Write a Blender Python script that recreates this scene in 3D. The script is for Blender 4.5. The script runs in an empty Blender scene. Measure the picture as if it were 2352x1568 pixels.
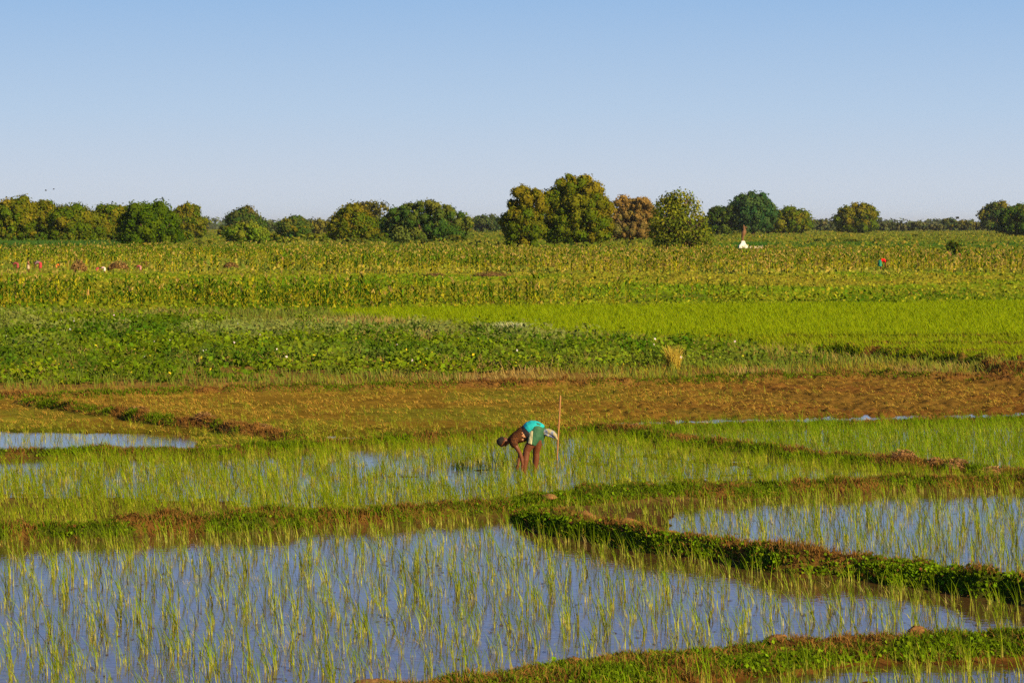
import bpy, math, random
import numpy as np
from mathutils import Vector, Matrix
random.seed(7); R = np.random.default_rng(11)
S = bpy.context.scene
C = S.collection
PI = math.pi

# ------------------------------------------------------------------ camera
F0, HZ, CH = 6000.0, 516.0, 4.7          # focal length and horizon for a 2352x1568 frame, eye height in metres
TH = math.atan((784 - HZ) / F0)
cd = bpy.data.cameras.new('camera'); cam = bpy.data.objects.new('camera', cd); C.objects.link(cam)
cd.sensor_width = 36; cd.lens = 36 * F0 / 2352
cd.clip_start = 0.5; cd.clip_end = 40000
cam.location = (0, 0, CH); cam.rotation_euler = (PI / 2 - TH, 0, 0)
cd.dof.use_dof = True; cd.dof.focus_distance = 41; cd.dof.aperture_fstop = 10.0
S.camera = cam

def world(px, py):
    """point of the flat ground seen at a place of the photograph"""
    px = np.asarray(px, float); py = np.asarray(py, float)
    a = (px - 1176) / F0; b = (784 - py) / F0
    dy = math.cos(TH) + b * math.sin(TH); dz = -math.sin(TH) + b * math.cos(TH)
    t = CH / -dz
    return a * t, dy * t
def photo(X, Y):
    dep = Y * math.cos(TH) + CH * math.sin(TH)
    up = Y * math.sin(TH) - CH * math.cos(TH)
    dep = np.maximum(dep, 1e-3)
    return 1176 + F0 * X / dep, 784 - F0 * up / dep
def sc(py): return (py - HZ) / CH         # pixels per metre for something standing at row py

# ------------------------------------------------------------------ noise
def _h(ix, iy, s):
    v = np.sin(ix * 127.1 + iy * 311.7 + s * 74.7) * 43758.5453
    return v - np.floor(v)
def noise(x, y, s=0):
    ix = np.floor(x); iy = np.floor(y); fx = x - ix; fy = y - iy
    fx = fx * fx * (3 - 2 * fx); fy = fy * fy * (3 - 2 * fy)
    a = _h(ix, iy, s); b = _h(ix + 1, iy, s); c = _h(ix, iy + 1, s); d = _h(ix + 1, iy + 1, s)
    return (a + (b - a) * fx) * (1 - fy) + (c + (d - c) * fx) * fy
def fbm(x, y, s=0, o=4):
    t = 0; a = .5; n = 0
    for k in range(o):
        t = t + a * noise(x * 2 ** k, y * 2 ** k, s + k * 3.1); n += a; a *= .55
    return t / n
def sstep(a, b, x):
    t = np.clip((x - a) / (b - a), 0, 1); return t * t * (3 - 2 * t)

# ------------------------------------------------------------------ tags, objects
def tag(o, label=None, cat=None, group=None, kind=None):
    if label: o['label'] = label
    if cat: o['category'] = cat
    if group: o['group'] = group
    if kind: o['kind'] = kind
    return o
def empty(name, loc, rz=0):
    o = bpy.data.objects.new(name, None); C.objects.link(o); o.location = loc
    o.rotation_euler = (0, 0, rz); o.empty_display_size = .2
    return o
def npmesh(name, V, Q, col=None, smooth=False, extra=None):
    """mesh from arrays: V (n,3), Q (m,4) quads or (m,3) tris"""
    me = bpy.data.meshes.new(name)
    V = np.ascontiguousarray(V, np.float32); Q = np.ascontiguousarray(Q, np.int32)
    k = Q.shape[1]; m = len(Q)
    me.vertices.add(len(V)); me.vertices.foreach_set('co', V.ravel())
    me.loops.add(m * k); me.loops.foreach_set('vertex_index', Q.ravel())
    me.polygons.add(m); me.polygons.foreach_set('loop_start', np.arange(0, m * k, k, dtype=np.int32))
    if smooth: me.polygons.foreach_set('use_smooth', np.ones(m, bool))
    me.update(calc_edges=True)
    if col is not None:
        at = me.color_attributes.new('Col', 'FLOAT_COLOR', 'POINT')
        c = np.ones((len(V), 4), np.float32); c[:, :3] = col
        at.data.foreach_set('color', c.ravel())
    return me
def link(name, me, mat=None, parent=None, loc=None):
    o = bpy.data.objects.new(name, me); C.objects.link(o)
    if mat: me.materials.clear(); me.materials.append(mat)
    if parent: o.parent = parent
    if loc is not None: o.location = loc
    return o

# ------------------------------------------------------------------ materials
def mat(name):
    m = bpy.data.materials.new(name); m.use_nodes = True
    nt = m.node_tree; b = nt.nodes['Principled BSDF']
    return m, nt, b
def N(nt, t, **kw):
    n = nt.nodes.new(t)
    for k, v in kw.items():
        if k.startswith('i_'):
            key = k[2:]; n.inputs[int(key) if key.isdigit() else key].default_value = v
        else: setattr(n, k, v)
    return n
def plain(name, col, rough=.7, var=.25, scale=30, bump=.3, spec=.3):
    m, nt, b = mat(name); L = nt.links.new
    tc = N(nt, 'ShaderNodeTexCoord'); nz = N(nt, 'ShaderNodeTexNoise', i_Scale=scale, i_Detail=5.0)
    L(tc.outputs['Object'], nz.inputs['Vector'])
    mx = N(nt, 'ShaderNodeMixRGB', i_1=(*[c * (1 - var) for c in col], 1), i_2=(*[min(1, c * (1 + var)) for c in col], 1))
    L(nz.outputs['Fac'], mx.inputs[0]); L(mx.outputs[0], b.inputs['Base Color'])
    b.inputs['Roughness'].default_value = rough; b.inputs['Specular IOR Level'].default_value = spec
    bp = N(nt, 'ShaderNodeBump', i_Strength=bump, i_Distance=.01); L(nz.outputs['Fac'], bp.inputs['Height']); L(bp.outputs[0], b.inputs['Normal'])
    return m
def leafmat(name, trans=.35, rough=.6, var=.3, vscale=3.0, spec=.12):
    """foliage coloured by its own leaf colours, letting some light through"""
    m = bpy.data.materials.new(name); m.use_nodes = True; nt = m.node_tree; nt.nodes.clear(); L = nt.links.new
    out = N(nt, 'ShaderNodeOutputMaterial'); at = N(nt, 'ShaderNodeVertexColor', layer_name='Col')
    geo = N(nt, 'ShaderNodeNewGeometry'); nz = N(nt, 'ShaderNodeTexNoise', i_Scale=vscale, i_Detail=3.0)
    L(geo.outputs['Position'], nz.inputs['Vector'])
    mr = N(nt, 'ShaderNodeMapRange', i_3=1 - var, i_4=1 + var); L(nz.outputs['Fac'], mr.inputs[0])
    vm = N(nt, 'ShaderNodeVectorMath', operation='SCALE'); L(at.outputs[0], vm.inputs[0]); L(mr.outputs[0], vm.inputs['Scale'])
    pb = N(nt, 'ShaderNodeBsdfDiffuse'); L(vm.outputs[0], pb.inputs['Color'])
    tr = N(nt, 'ShaderNodeBsdfTranslucent'); L(vm.outputs[0], tr.inputs[0])
    mx = N(nt, 'ShaderNodeMixShader', i_0=trans); L(pb.outputs[0], mx.inputs[1]); L(tr.outputs[0], mx.inputs[2])
    L(mx.outputs[0], out.inputs[0])
    return m
M_rice = leafmat('rice_leaf', .4); M_grass = leafmat('grass_leaf', .35); M_bean = leafmat('bean_leaf', .3, .5)
M_maize = leafmat('maize_leaf', .35, vscale=.5); M_tree = leafmat('tree_foliage', .22, vscale=.5, rough=.75, spec=.1); M_straw = leafmat('dry_straw', .25, .8, vscale=5)
M_bark = plain('bark', (.12, .075, .045), .9, .5, 3, 1)

def groundmat():
    m, nt, b = mat('field_soil'); L = nt.links.new
    at = N(nt, 'ShaderNodeVertexColor', layer_name='Col'); geo = N(nt, 'ShaderNodeNewGeometry')
    n1 = N(nt, 'ShaderNodeTexNoise', i_Scale=6.0, i_Detail=8.0, i_Roughness=.7); L(geo.outputs['Position'], n1.inputs['Vector'])
    n2 = N(nt, 'ShaderNodeTexNoise', i_Scale=.6, i_Detail=5.0); L(geo.outputs['Position'], n2.inputs['Vector'])
    ma = N(nt, 'ShaderNodeMath', operation='ADD'); L(n1.outputs['Fac'], ma.inputs[0]); L(n2.outputs['Fac'], ma.inputs[1])
    mr = N(nt, 'ShaderNodeMapRange', i_1=.6, i_2=1.4, i_3=.55, i_4=1.45); L(ma.outputs[0], mr.inputs[0])
    vm = N(nt, 'ShaderNodeVectorMath', operation='SCALE'); L(at.outputs[0], vm.inputs[0]); L(mr.outputs[0], vm.inputs['Scale'])
    L(vm.outputs[0], b.inputs['Base Color']); b.inputs['Roughness'].default_value = 1; b.inputs['Specular IOR Level'].default_value = 0
    bp = N(nt, 'ShaderNodeBump', i_Strength=.8, i_Distance=.04); L(n1.outputs['Fac'], bp.inputs['Height']); L(bp.outputs[0], b.inputs['Normal'])
    return m
M_ground = groundmat()
def watermat():
    m, nt, b = mat('paddy_water'); L = nt.links.new
    geo = N(nt, 'ShaderNodeNewGeometry')
    mp = N(nt, 'ShaderNodeMapping'); mp.inputs['Scale'].default_value = (1, .8, 1); L(geo.outputs['Position'], mp.inputs[0])
    n1 = N(nt, 'ShaderNodeTexNoise', i_Scale=9.0, i_Detail=3.0); L(mp.outputs[0], n1.inputs['Vector'])
    n2 = N(nt, 'ShaderNodeTexNoise', i_Scale=.5, i_Detail=4.0); L(geo.outputs['Position'], n2.inputs['Vector'])
    mx = N(nt, 'ShaderNodeMixRGB', i_1=(.085, .048, .018, 1), i_2=(.11, .06, .018, 1)); L(n2.outputs['Fac'], mx.inputs[0])
    L(mx.outputs[0], b.inputs['Base Color'])
    b.inputs['Roughness'].default_value = .06; b.inputs['IOR'].default_value = 1.85; b.inputs['Specular IOR Level'].default_value = .5
    bp = N(nt, 'ShaderNodeBump', i_Strength=.5, i_Distance=.007); L(n1.outputs['Fac'], bp.inputs['Height']); L(bp.outputs[0], b.inputs['Normal'])
    return m
M_water = watermat()

# ------------------------------------------------------------------ the lie of the land
# earth bunds between the paddies: front foot line in the photograph, height, half width, name of the cover
BUNDS = {
 'B1': ([(-300,1262),(0,1245),(400,1227),(804,1207),(1122,1181),(1327,1162),(1533,1152),(1858,1137),(2059,1126),(2352,1122),(2700,1120)], .18, .37),
 'B2': ([(1205,1192),(1250,1210),(1310,1232),(1430,1253),(1493,1268),(1676,1289),(1858,1318),(2041,1338),(2223,1361),(2268,1372)], .25, .31),
 'B2b': ([(2312,1376),(2400,1390),(2600,1420)], .28, .36),
 'B3': ([(700,1690),(900,1655),(1080,1624),(1259,1597),(1430,1572),(1600,1560),(1767,1545),(1895,1530),(2004,1520),(2113,1515),(2352,1508),(2600,1500)], .13, .62),
 'B4': ([(1340,994),(1450,1004),(1600,1028),(1780,1046),(1900,1062),(2075,1077),(2200,1087),(2352,1099),(2600,1115)], .14, .34),
 'B5': ([(1480,993),(1540,991),(1730,985),(1900,982),(2095,977),(2352,971),(2700,964)], .08, .40),
 'B6': ([(60,934),(103,942),(212,958),(294,968),(359,982),(444,990),(513,996),(581,1008),(683,1018)], .17, .28),
 'B7': ([(-300,1062),(0,1052),(239,1045),(444,1050),(581,1043),(718,1032),(900,1020),(1140,1005),(1320,996),(1480,993)], .12, .36),
 'B8': ([(-300,921),(0,923),(100,923),(250,919),(400,911),(700,906),(1100,897),(1400,893),(1700,884),(2000,874),(2352,882),(2700,882)], .16, .38),
 'B10': ([(1380,788),(1500,789),(1750,786),(2000,784),(2352,783),(2700,783)], .10, .28),
 'B11': ([(1650,806),(1850,803),(2100,800),(2352,801),(2700,800)], .09, .26),
 'B12': ([(1850,820),(2100,817),(2352,818),(2700,818)], .09, .26),
 'B9': ([(1900,826),(1960,832),(2010,838),(2080,842),(2130,846),(2240,856),(2352,864),(2500,874)], .36, .5),
 'B9b': ([(2290,868),(2340,876),(2420,880),(2600,884)], .3, .6),
}
BW = {}
for k, (pts, h, w) in BUNDS.items():
    x, y = world([p[0] for p in pts], [p[1] for p in pts])
    BW[k] = (x, y + w * .9, h, w)
def line(k):
    p = BUNDS[k][0]; return [q[0] for q in p], [q[1] for q in p]
def segd(X, Y, xs, ys):
    D = np.full(X.shape, 1e9)
    for i in range(len(xs) - 1):
        ax, ay, bx, by = xs[i], ys[i], xs[i + 1], ys[i + 1]
        dx, dy = bx - ax, by - ay; L2 = dx * dx + dy * dy
        t = np.clip(((X - ax) * dx + (Y - ay) * dy) / L2, 0, 1)
        D = np.minimum(D, np.hypot(X - ax - t * dx, Y - ay - t * dy))
    return D
# field boundaries in the photograph
L8 = ([-300,0,100,250,400,700,1100,1400,1700,2000,2352,2700], [915,917,912,908,905,902,895,890,882,872,880,880])
LG_T = ([-300,700,820,1000,1500,2352,2700], [722,728,722,717,712,702,700])       # top of bright rice field
LG_B = ([-300,700,800,950,1100,1220,1400,1700,2352,2700], [722,728,737,752,766,777,784,784,782,782])
LM1 = ([-300,2700], [722,700])
def zones(px, py):
    """integer id of the field at each place"""
    z = np.zeros(px.shape, int)
    I = lambda l: np.interp(px, *l)
    b1 = I(line('B1')) - 8; b7 = I(([*line('B7')[0][:-1], *line('B5')[0]], [*line('B7')[1][:-1], *line('B5')[1]])) - 6
    b4 = I(line('B4')) - 6; b2 = I(line('B2')) - 12; b3 = I(line('B3')) - 20
    l8 = I(L8); gt = I(LG_T); gb = I(LG_B)
    z[:] = 1                                                            # foreground pond P1
    z[(px > 1190) & (py < b2)] = 2                                      # right pond P2
    z[py > b3] = 0                                                      # bottom right paddy P0
    z[py < b1] = 3                                                      # middle paddy P3
    z[(py < b1) & (px > 1340)] = 4
    z[(px > 1340) & (py < b4)] = 5
    z[py < b7] = 6                                                      # stubble field
    z[py < l8] = 7                                                      # bean and weed field
    z[(py < gb) & (px > 760)] = 8                                       # bright rice
    r = (px > 1400) & (py > gb) & (py < np.interp(px, [1400,1600,1900,2060,2352,2700], [784,800,830,846,866,880]))
    z[r] = 9                                                            # thin rice rows right of the beans
    z[py < gt] = 10                                                     # maize 1
    z[py < np.interp(px, [-300,600,900,2352,2700], [678,684,690,692,690])] = 11   # dry grass strip
    z[py < np.interp(px, [-300,2700], [632,637])] = 12                  # maize 2
    z[py < np.interp(px, [-300,700,1200,1700,2352,2700], [588,588,590,594,599,600])] = 13
    return z
def bund_at(X, Y):
    best = np.zeros(X.shape); bid = np.full(X.shape, -1)
    for i, k in enumerate(BW):
        xs, ys, h, w = BW[k]
        m = (X > xs.min() - 2) & (X < xs.max() + 2) & (Y > ys.min() - 2) & (Y < ys.max() + 2)
        if not m.any(): continue
        x, y = X[m], Y[m]
        d = segd(x + (noise(x * 1.3, y * 1.3, 5) - .5) * .35, y + (noise(x * 1.3, y * 1.3, 9) - .5) * .35, xs, ys)
        ww = w * (.8 + .45 * noise(x * .8, y * .8, i + 20))
        hh = h * (sstep(-.4, 1.6, np.hypot(x - xs[0], y - ys[0])) * .7 + .3 if k == 'B2' else 1) * (.62 + .75 * fbm(x * 1.6, y * 1.6, i + 40, 3)) * np.exp(-(d / ww) ** 4)
        b = best[m]; ii = bid[m]; s = hh > b
        b[s] = hh[s]; ii[s] = np.where(hh[s] > .035, i, ii[s]); best[m] = b; bid[m] = ii
    return best, bid
def height(X, Y, full=False):
    px, py = photo(X, Y)
    near = Y < 20
    z = zones(px, py)
    z = np.where(near, 1, z)
    n = fbm(X * .7, Y * .7, 1); n2 = fbm(X * 3, Y * 3, 2); n3 = fbm(X * .25, Y * .25, 3)
    base = np.full(X.shape, .1)
    base = np.where(z == 0, -.012 + (n - .5) * .05 + (n2 - .5) * .03, base)
    base = np.where(z == 1, -.07 + (n - .5) * .04, base)
    base = np.where(z == 2, -.07 + (n - .5) * .04, base)
    base = np.where(z == 2, base + .085 * sstep(1680, 1500, px) + .06 * sstep(1165, 1150, py), base); base = np.where(z == 0, base + .006, base)
    base = np.where(z == 3, -.022 + (n2 - .5) * .035 + (n - .5) * .06 + .05 * sstep(1130, 1175, py - (1230 - np.interp(px, *line('B1')))), base)
    base = np.where(z == 4, -.008 + (n2 - .5) * .03 + (n - .5) * .05, base)
    base = np.where(z == 5, -.015 + (n2 - .5) * .03 + (n - .5) * .05 - .03 * sstep(1900, 2250, px), base)
    # stubble field: rough, with water left in two low places
    dry = .05 + (n - .5) * .06 + (n2 - .5) * .07 + (fbm(X * 4.5, Y * 4.5, 18, 2) - .5) * .2 * sstep(900, 1600, px)
    d1 = np.clip((1030 - py) / 40, 0, 1)
    pool = np.where((px < 470), sstep(990, 1000, py + (px - 200) * -.02 + (n - .5) * 22 + (n2 - .5) * 10), 0) * sstep(520, 380, px)
    pool2 = np.where(px > 1380, np.exp(-((py - np.interp(px, [1400,1700,2000,2352,2700], [974,967,963,954,948])) / 5.5) ** 2), 0) * (.75 + .6 * (noise(X * .35, Y * .35, 77)))
    pool3 = np.where((px > 600) & (px < 1000), np.exp(-((py - np.interp(px, [600,1000], [1012,998])) / 7) ** 2), 0) * .35
    dry = dry - (pool + np.minimum(pool2, 1) + pool3) * .12
    base = np.where(z == 6, dry, base)
    base = np.where(z == 7, .22 + (n - .5) * .12 + (n2 - .5) * .1, base)
    t8 = sstep(-5, 2, py - np.interp(px, *L8) + (n - .5) * 6); k8 = (z == 6) | (z == 7)
    base = np.where(k8, np.where((z == 6) & (py > np.interp(px, *L8) + 8), base, base * 0 + (.19 + (n - .5) * .1 + (n2 - .5) * .1) * (1 - t8) + dry * t8), base)
    base = np.where(z == 8, .12, base); base = np.where(z == 9, .12 + (n2 - .5) * .12, base)
    base = np.where(z >= 10, .15 + (n3 - .5) * .3 * sstep(700, 560, py), base)
    b, bid = bund_at(X, Y)
    rough = (n2 - .5) * .16 + (fbm(X * 9, Y * 9, 8, 2) - .5) * .09
    H = np.where(b > .003, np.maximum(base, base * (1 - np.minimum(b * 6, 1))) + b + rough * np.minimum(b * 6, 1), base)
    H = np.where(Y < 20, -.07, H)
    if full: return H, z, b, bid, px, py, n, n2
    return H

COLS = {0: (.20,.085,.02), 1: (.13,.07,.025), 2: (.13,.07,.025), 3: (.17,.10,.03), 4: (.15,.12,.025), 5: (.15,.12,.025),
        6: (.32,.165,.045), 7: (.21,.13,.03), 8: (.15,.22,.015), 9: (.15,.15,.018), 10: (.14,.15,.015), 11: (.16,.19,.015), 12: (.19,.18,.03), 13: (.15,.16,.028)}
def build_ground():
    rows = list(np.linspace(-60, 21, 14))
    y = 22.0
    while y < 150: rows.append(y); y *= 1.0026
    while y < 9000: rows.append(y); y *= 1.02
    rows += [11000, 14000, 19000]
    rows = np.array(rows)
    nc = 560
    u = np.linspace(-1, 1, nc); side = np.concatenate([[-30,-12,-6,-3.5,-2.2,-1.5,-1.2], u, [1.2,1.5,2.2,3.5,6,12,30]])
    half = np.maximum(rows, 22) * .213 + 1.5
    X = half[:, None] * side[None]; Y = np.repeat(rows[:, None], len(side), 1)
    H, z, b, bid, px, py, n, n2 = height(X, Y, True)
    col = np.zeros(X.shape + (3,))
    for k, c in COLS.items(): col[z == k] = c
    # wetter/drier soil, green weeds
    w = fbm(X * .3, Y * .3, 60)
    r = z == 6
    brown = sstep(1100, 1900, px)[..., None]
    yel = np.array([.19,.12,.016]); br = np.array([.17,.080,.018])
    gp = sstep(.46, .6, fbm(X * .35, Y * .3, 62))[..., None]; yel = yel * (1 - gp * .6) + np.array([.14,.16,.015]) * gp * .6; br = br * (1 - .3 * gp) + np.array([.16,.13,.02]) * .3 * gp
    col = np.where(r[..., None], yel * (1 - brown) + br * brown, col)
    col = np.where((r & (py > 985))[..., None], col * np.array([.7,.85,.7]), col)
    far = (z >= 10)
    g = sstep(.42, .6, fbm(X * .02 + 3, Y * .012, 61))[..., None]
    col = np.where(far[..., None], col * (1 - g * .5) + np.array([.09,.14,.02]) * g * .5, col)
    # strips of distant fields
    st = np.where((py < 566) & (py > 552) & (px > 1650), 1, 0)[..., None] * .7
    col = col * (1 - st) + np.array([.05,.11,.012]) * st
    st = np.where((py < 566) & (py > 553) & (px < 300), 1, 0)[..., None] * .7
    col = col * (1 - st) + np.array([.05,.12,.015]) * st
    # bund soil and moss
    soil = np.array([.14,.07,.018]); moss = np.array([.05,.065,.008])
    k = sstep(.34, .52, fbm(X * 1.1, Y * 1.1, 66))[..., None]
    bc = soil * (1 - k) + moss * k
    far_b = np.isin(bid, [list(BW).index(q) for q in ('B8', 'B10', 'B11', 'B12', 'B9', 'B9b', 'B6')])[..., None]; bc = np.where(far_b, bc * .5 + np.array([.27,.13,.035]) * .5, bc)
    m = np.minimum(b * 12, 1)[..., None]
    col = col * (1 - m) + bc * m
    wet = sstep(.05, -.01, H)[..., None] * (Y < 90)[..., None]
    col = col * (1 - .45 * wet)
    nr, ncol = X.shape
    V = np.stack([X, Y, H], -1).reshape(-1, 3); colf = col.reshape(-1, 3)
    idx = np.arange(nr * ncol).reshape(nr, ncol)
    Q = np.stack([idx[:-1, :-1], idx[:-1, 1:], idx[1:, 1:], idx[1:, :-1]], -1).reshape(-1, 4)
    fb = bid.reshape(-1)[Q]; fid = np.where((fb == fb[:, :1]).all(1), fb[:, 0], -1)
    fid = np.where((Y.reshape(-1)[Q[:, 0]] < 21), -1, fid)
    def sub(sel, name):
        q = Q[sel]; ids, inv = np.unique(q, return_inverse=True)
        o = link(name, npmesh(name, V[ids], inv.reshape(-1, 4), colf[ids], True), M_ground); o['kind'] = 'structure'; return o
    sub(fid == -1, 'ground')
    for i, kk in enumerate(BW):
        if (fid == i).any(): sub(fid == i, 'earth_bund')
    # water
    wx = [-40, 40]; 
    vv = np.array([(-60, -20, 0), (60, -20, 0), (60, 92, 0), (-60, 92, 0)], float)
    o = link('paddy_water', npmesh('paddy_water', vv, np.array([[0, 1, 2, 3]])), M_water); o['kind'] = 'structure'
build_ground()

# ------------------------------------------------------------------ plant kits
def blades(P, h, lean, width, c0, c1, droop=0, seg=3, ang=None, wtip=.15, cm=None, pw=1.5):
    """ribbon leaves. P (n,3) foot, h length, lean (n,2) sideways reach of the tip, colours foot and tip"""
    n = len(P); V = np.zeros((n, seg + 1, 2, 3)); Cc = np.zeros((n, seg + 1, 2, 3))
    if ang is None: ang = R.uniform(-.9, .9, n)
    wd = np.stack([np.cos(ang), np.sin(ang), np.zeros(n)], -1)
    for s in range(seg + 1):
        t = s / seg
        z = h * (t - droop * t ** 3) * 1.0
        off = lean * (t ** 1.7)[..., None] if np.ndim(t) else lean * t ** 1.7
        c = P + np.concatenate([off, z[:, None]], 1)
        w = (width * (1 - (1 - wtip) * t ** pw) * .5)[:, None] * wd
        V[:, s, 0] = c - w; V[:, s, 1] = c + w
        if cm is None: col = c0 * (1 - t) + c1 * t
        else: col = c0 * max(0, 1 - 2.2 * t) + cm * (1 - abs(2 * t - .9)) * (abs(2 * t - .9) < 1) + c1 * max(0, min(1, 2 * t - .9)) if False else (c0 * (1 - min(1, t * 2.2)) + cm * min(1, t * 2.2)) * (1 - max(0, (t - .5) * 2)) + c1 * max(0, (t - .5) * 2)
        Cc[:, s, 0] = col; Cc[:, s, 1] = col
    b = (np.arange(n) * (seg + 1) * 2)[:, None]
    Q = []
    for s in range(seg):
        Q.append(np.concatenate([b + 2 * s, b + 2 * s + 1, b + 2 * s + 3, b + 2 * s + 2], 1))
    return V.reshape(-1, 3), np.concatenate(Q), Cc.reshape(-1, 3)
def leaves(P, size, nrm, col, jitter=.6, aspect=.7):
    """pointed leaf cards facing about nrm"""
    n = len(P)
    nn = nrm + R.normal(0, jitter, (n, 3)); nn /= np.linalg.norm(nn, axis=1)[:, None] + 1e-9
    a = R.normal(0, 1, (n, 3)); t = np.cross(nn, a); t /= np.linalg.norm(t, axis=1)[:, None] + 1e-9
    bt = np.cross(nn, t); s = size[:, None]
    V = np.stack([P - t * s * .5, P + bt * s * .5 * aspect + nn * s * .06, P + t * s * .5, P - bt * s * .5 * aspect + nn * s * .06], 1)
    Q = np.arange(n * 4).reshape(n, 4)
    return V.reshape(-1, 3), Q, np.repeat(col, 4, 0)
def cat(parts):
    Vs, Qs, Cs = [], [], []; o = 0
    for V, Q, Cc in parts:
        Vs.append(V); Qs.append(Q + o); Cs.append(Cc); o += len(V)
    return np.concatenate(Vs), np.concatenate(Qs), np.concatenate(Cs)
def scatter(y0, y1, dens, mask, margin=1.07):
    """random places on the ground between photo rows y0 (far) and y1 (near); dens per square metre"""
    Z0 = CH * F0 / (y1 - HZ); Z1 = CH * F0 / (y0 - HZ)
    hw = Z1 * .196 * margin + 1.2
    n = int((Z1 - Z0) * 2 * hw * dens)
    X = R.uniform(-hw, hw, n); Y = R.uniform(Z0, Z1, n)
    k = np.abs(X) < Y * .196 * margin + 1.2; X, Y = X[k], Y[k]
    px, py = photo(X, Y); k = mask(px, py, X, Y); X, Y, px, py = X[k], Y[k], px[k], py[k]
    return X, Y, px, py
def jit(c, n, a=.25):
    return np.clip(np.array(c)[None] * (1 + R.uniform(-a, a, (n, 1))) * (1 + R.uniform(-.12, .12, (n, 3))), 0, 1)
def stuff(name, label, cat_, parts, m):
    V, Q, Cc = cat(parts)
    o = link(name, npmesh(name, V, Q, Cc), m); tag(o, label, cat_, kind='stuff'); return o

# ------------------------------------------------------------------ rice
GREEN = np.array([.175,.285,.005]); DGREEN = np.array([.065,.155,.006]); YEL = np.array([.36,.34,.015]); CREAM = np.array([.50,.46,.12]); DEAD = np.array([.42,.30,.12])
def rice_variant(kind):
    """one rice hill at the origin"""
    parts = []
    if kind == 'tall': n, hh = random.randint(4, 8), random.uniform(.38, .56)
    elif kind == 'thin': n, hh = random.randint(2, 4), random.uniform(.26, .46)
    elif kind == 'dense': n, hh = random.randint(7, 12), random.uniform(.34, .48)
    else: n, hh = random.randint(3, 5), random.uniform(.12, .22)
    sp = .03 if kind != 'dense' else .05
    P = np.zeros((n, 3)); P[:, 0] = R.normal(0, sp, n); P[:, 1] = R.normal(0, sp, n); P[:, 2] = -.05
    h = hh * R.uniform(.6, 1.1, n)
    lean = np.stack([R.normal(-.065, .08, n), R.normal(0, .07, n)], -1) * (h / .4)[:, None]
    w = R.uniform(.0055, .0092, n)
    if kind == 'dead':
        return blades(P, h, lean * 1.5, w, jit(CREAM, n), jit(DEAD, n), .2)
    c0 = jit(CREAM, n, .2); cm = jit(YEL * .14 + GREEN * .85, n, .35); c1 = jit(GREEN * .55 + DGREEN * .65, n, .5)
    parts.append(blades(P, h, lean, w, c0, c1, droop=.12, seg=4, cm=cm, pw=3.2))
    # sheathed stems
    ns = max(2, n // 2); P2 = P[:ns].copy(); P2[:, :2] *= .7
    parts.append(blades(P2, h[:ns] * .36, lean[:ns] * .12, np.full(ns, .0105), jit(CREAM, ns, .2), jit(YEL * .7 + GREEN * .3, ns, .25), seg=1, wtip=.6))
    # a bent leaf or two
    nb = random.randint(0, 2)
    if nb:
        P3 = np.zeros((nb, 3)); P3[:, 2] = R.uniform(.05, .2, nb)
        parts.append(blades(P3, R.uniform(.03, .12, nb), R.normal(0, .14, (nb, 2)), np.full(nb, .008), jit(YEL, nb), jit(CREAM * .8, nb), .7, 3))
    return cat(parts)
RV = {k: [rice_variant(k) for _ in range(28 if k != 'dead' else 9)] for k in ('tall', 'thin', 'dense', 'dead')}
def pick(X, Y, mix):
    ks = list(mix); p = np.array([mix[k] for k in ks]); p = p / p.sum()
    return [ks[i] for i in R.choice(len(ks), len(X), p=p)]
def place(V, x, y, z, rz, s, sz=None):
    c, si = math.cos(rz), math.sin(rz); o = np.empty_like(V)
    o[:, 0] = (V[:, 0] * c - V[:, 1] * si) * s + x; o[:, 1] = (V[:, 0] * si + V[:, 1] * c) * s + y; o[:, 2] = V[:, 2] * (sz or s) + z
    return o
def rice_stuff(name, label, pts, kinds, zz, tint=(1, 1, 1), smin=.75, smax=1.15):
    X, Y = pts; parts = []
    for i in range(len(X)):
        V, Q, Cc = random.choice(RV[kinds[i]])
        parts.append((place(V, X[i], Y[i], zz[i], random.uniform(-.7, .7), random.uniform(smin, smax)), Q, Cc * np.array(tint) * random.uniform(.62, 1.3)))
    return stuff(name, label, 'rice', parts, M_rice)
def thin_out(X, Y, d):
    """keep places at least d apart"""
    g = {}; keep = []
    for i in range(len(X)):
        cx, cy = int(X[i] // d), int(Y[i] // d); ok = True
        for a in (-1, 0, 1):
            for b in (-1, 0, 1):
                for j in g.get((cx + a, cy + b), ()):
                    if (X[i] - X[j]) ** 2 + (Y[i] - Y[j]) ** 2 < d * d: ok = False
        if ok: g.setdefault((cx, cy), []).append(i); keep.append(i)
    return np.array(keep)
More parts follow.
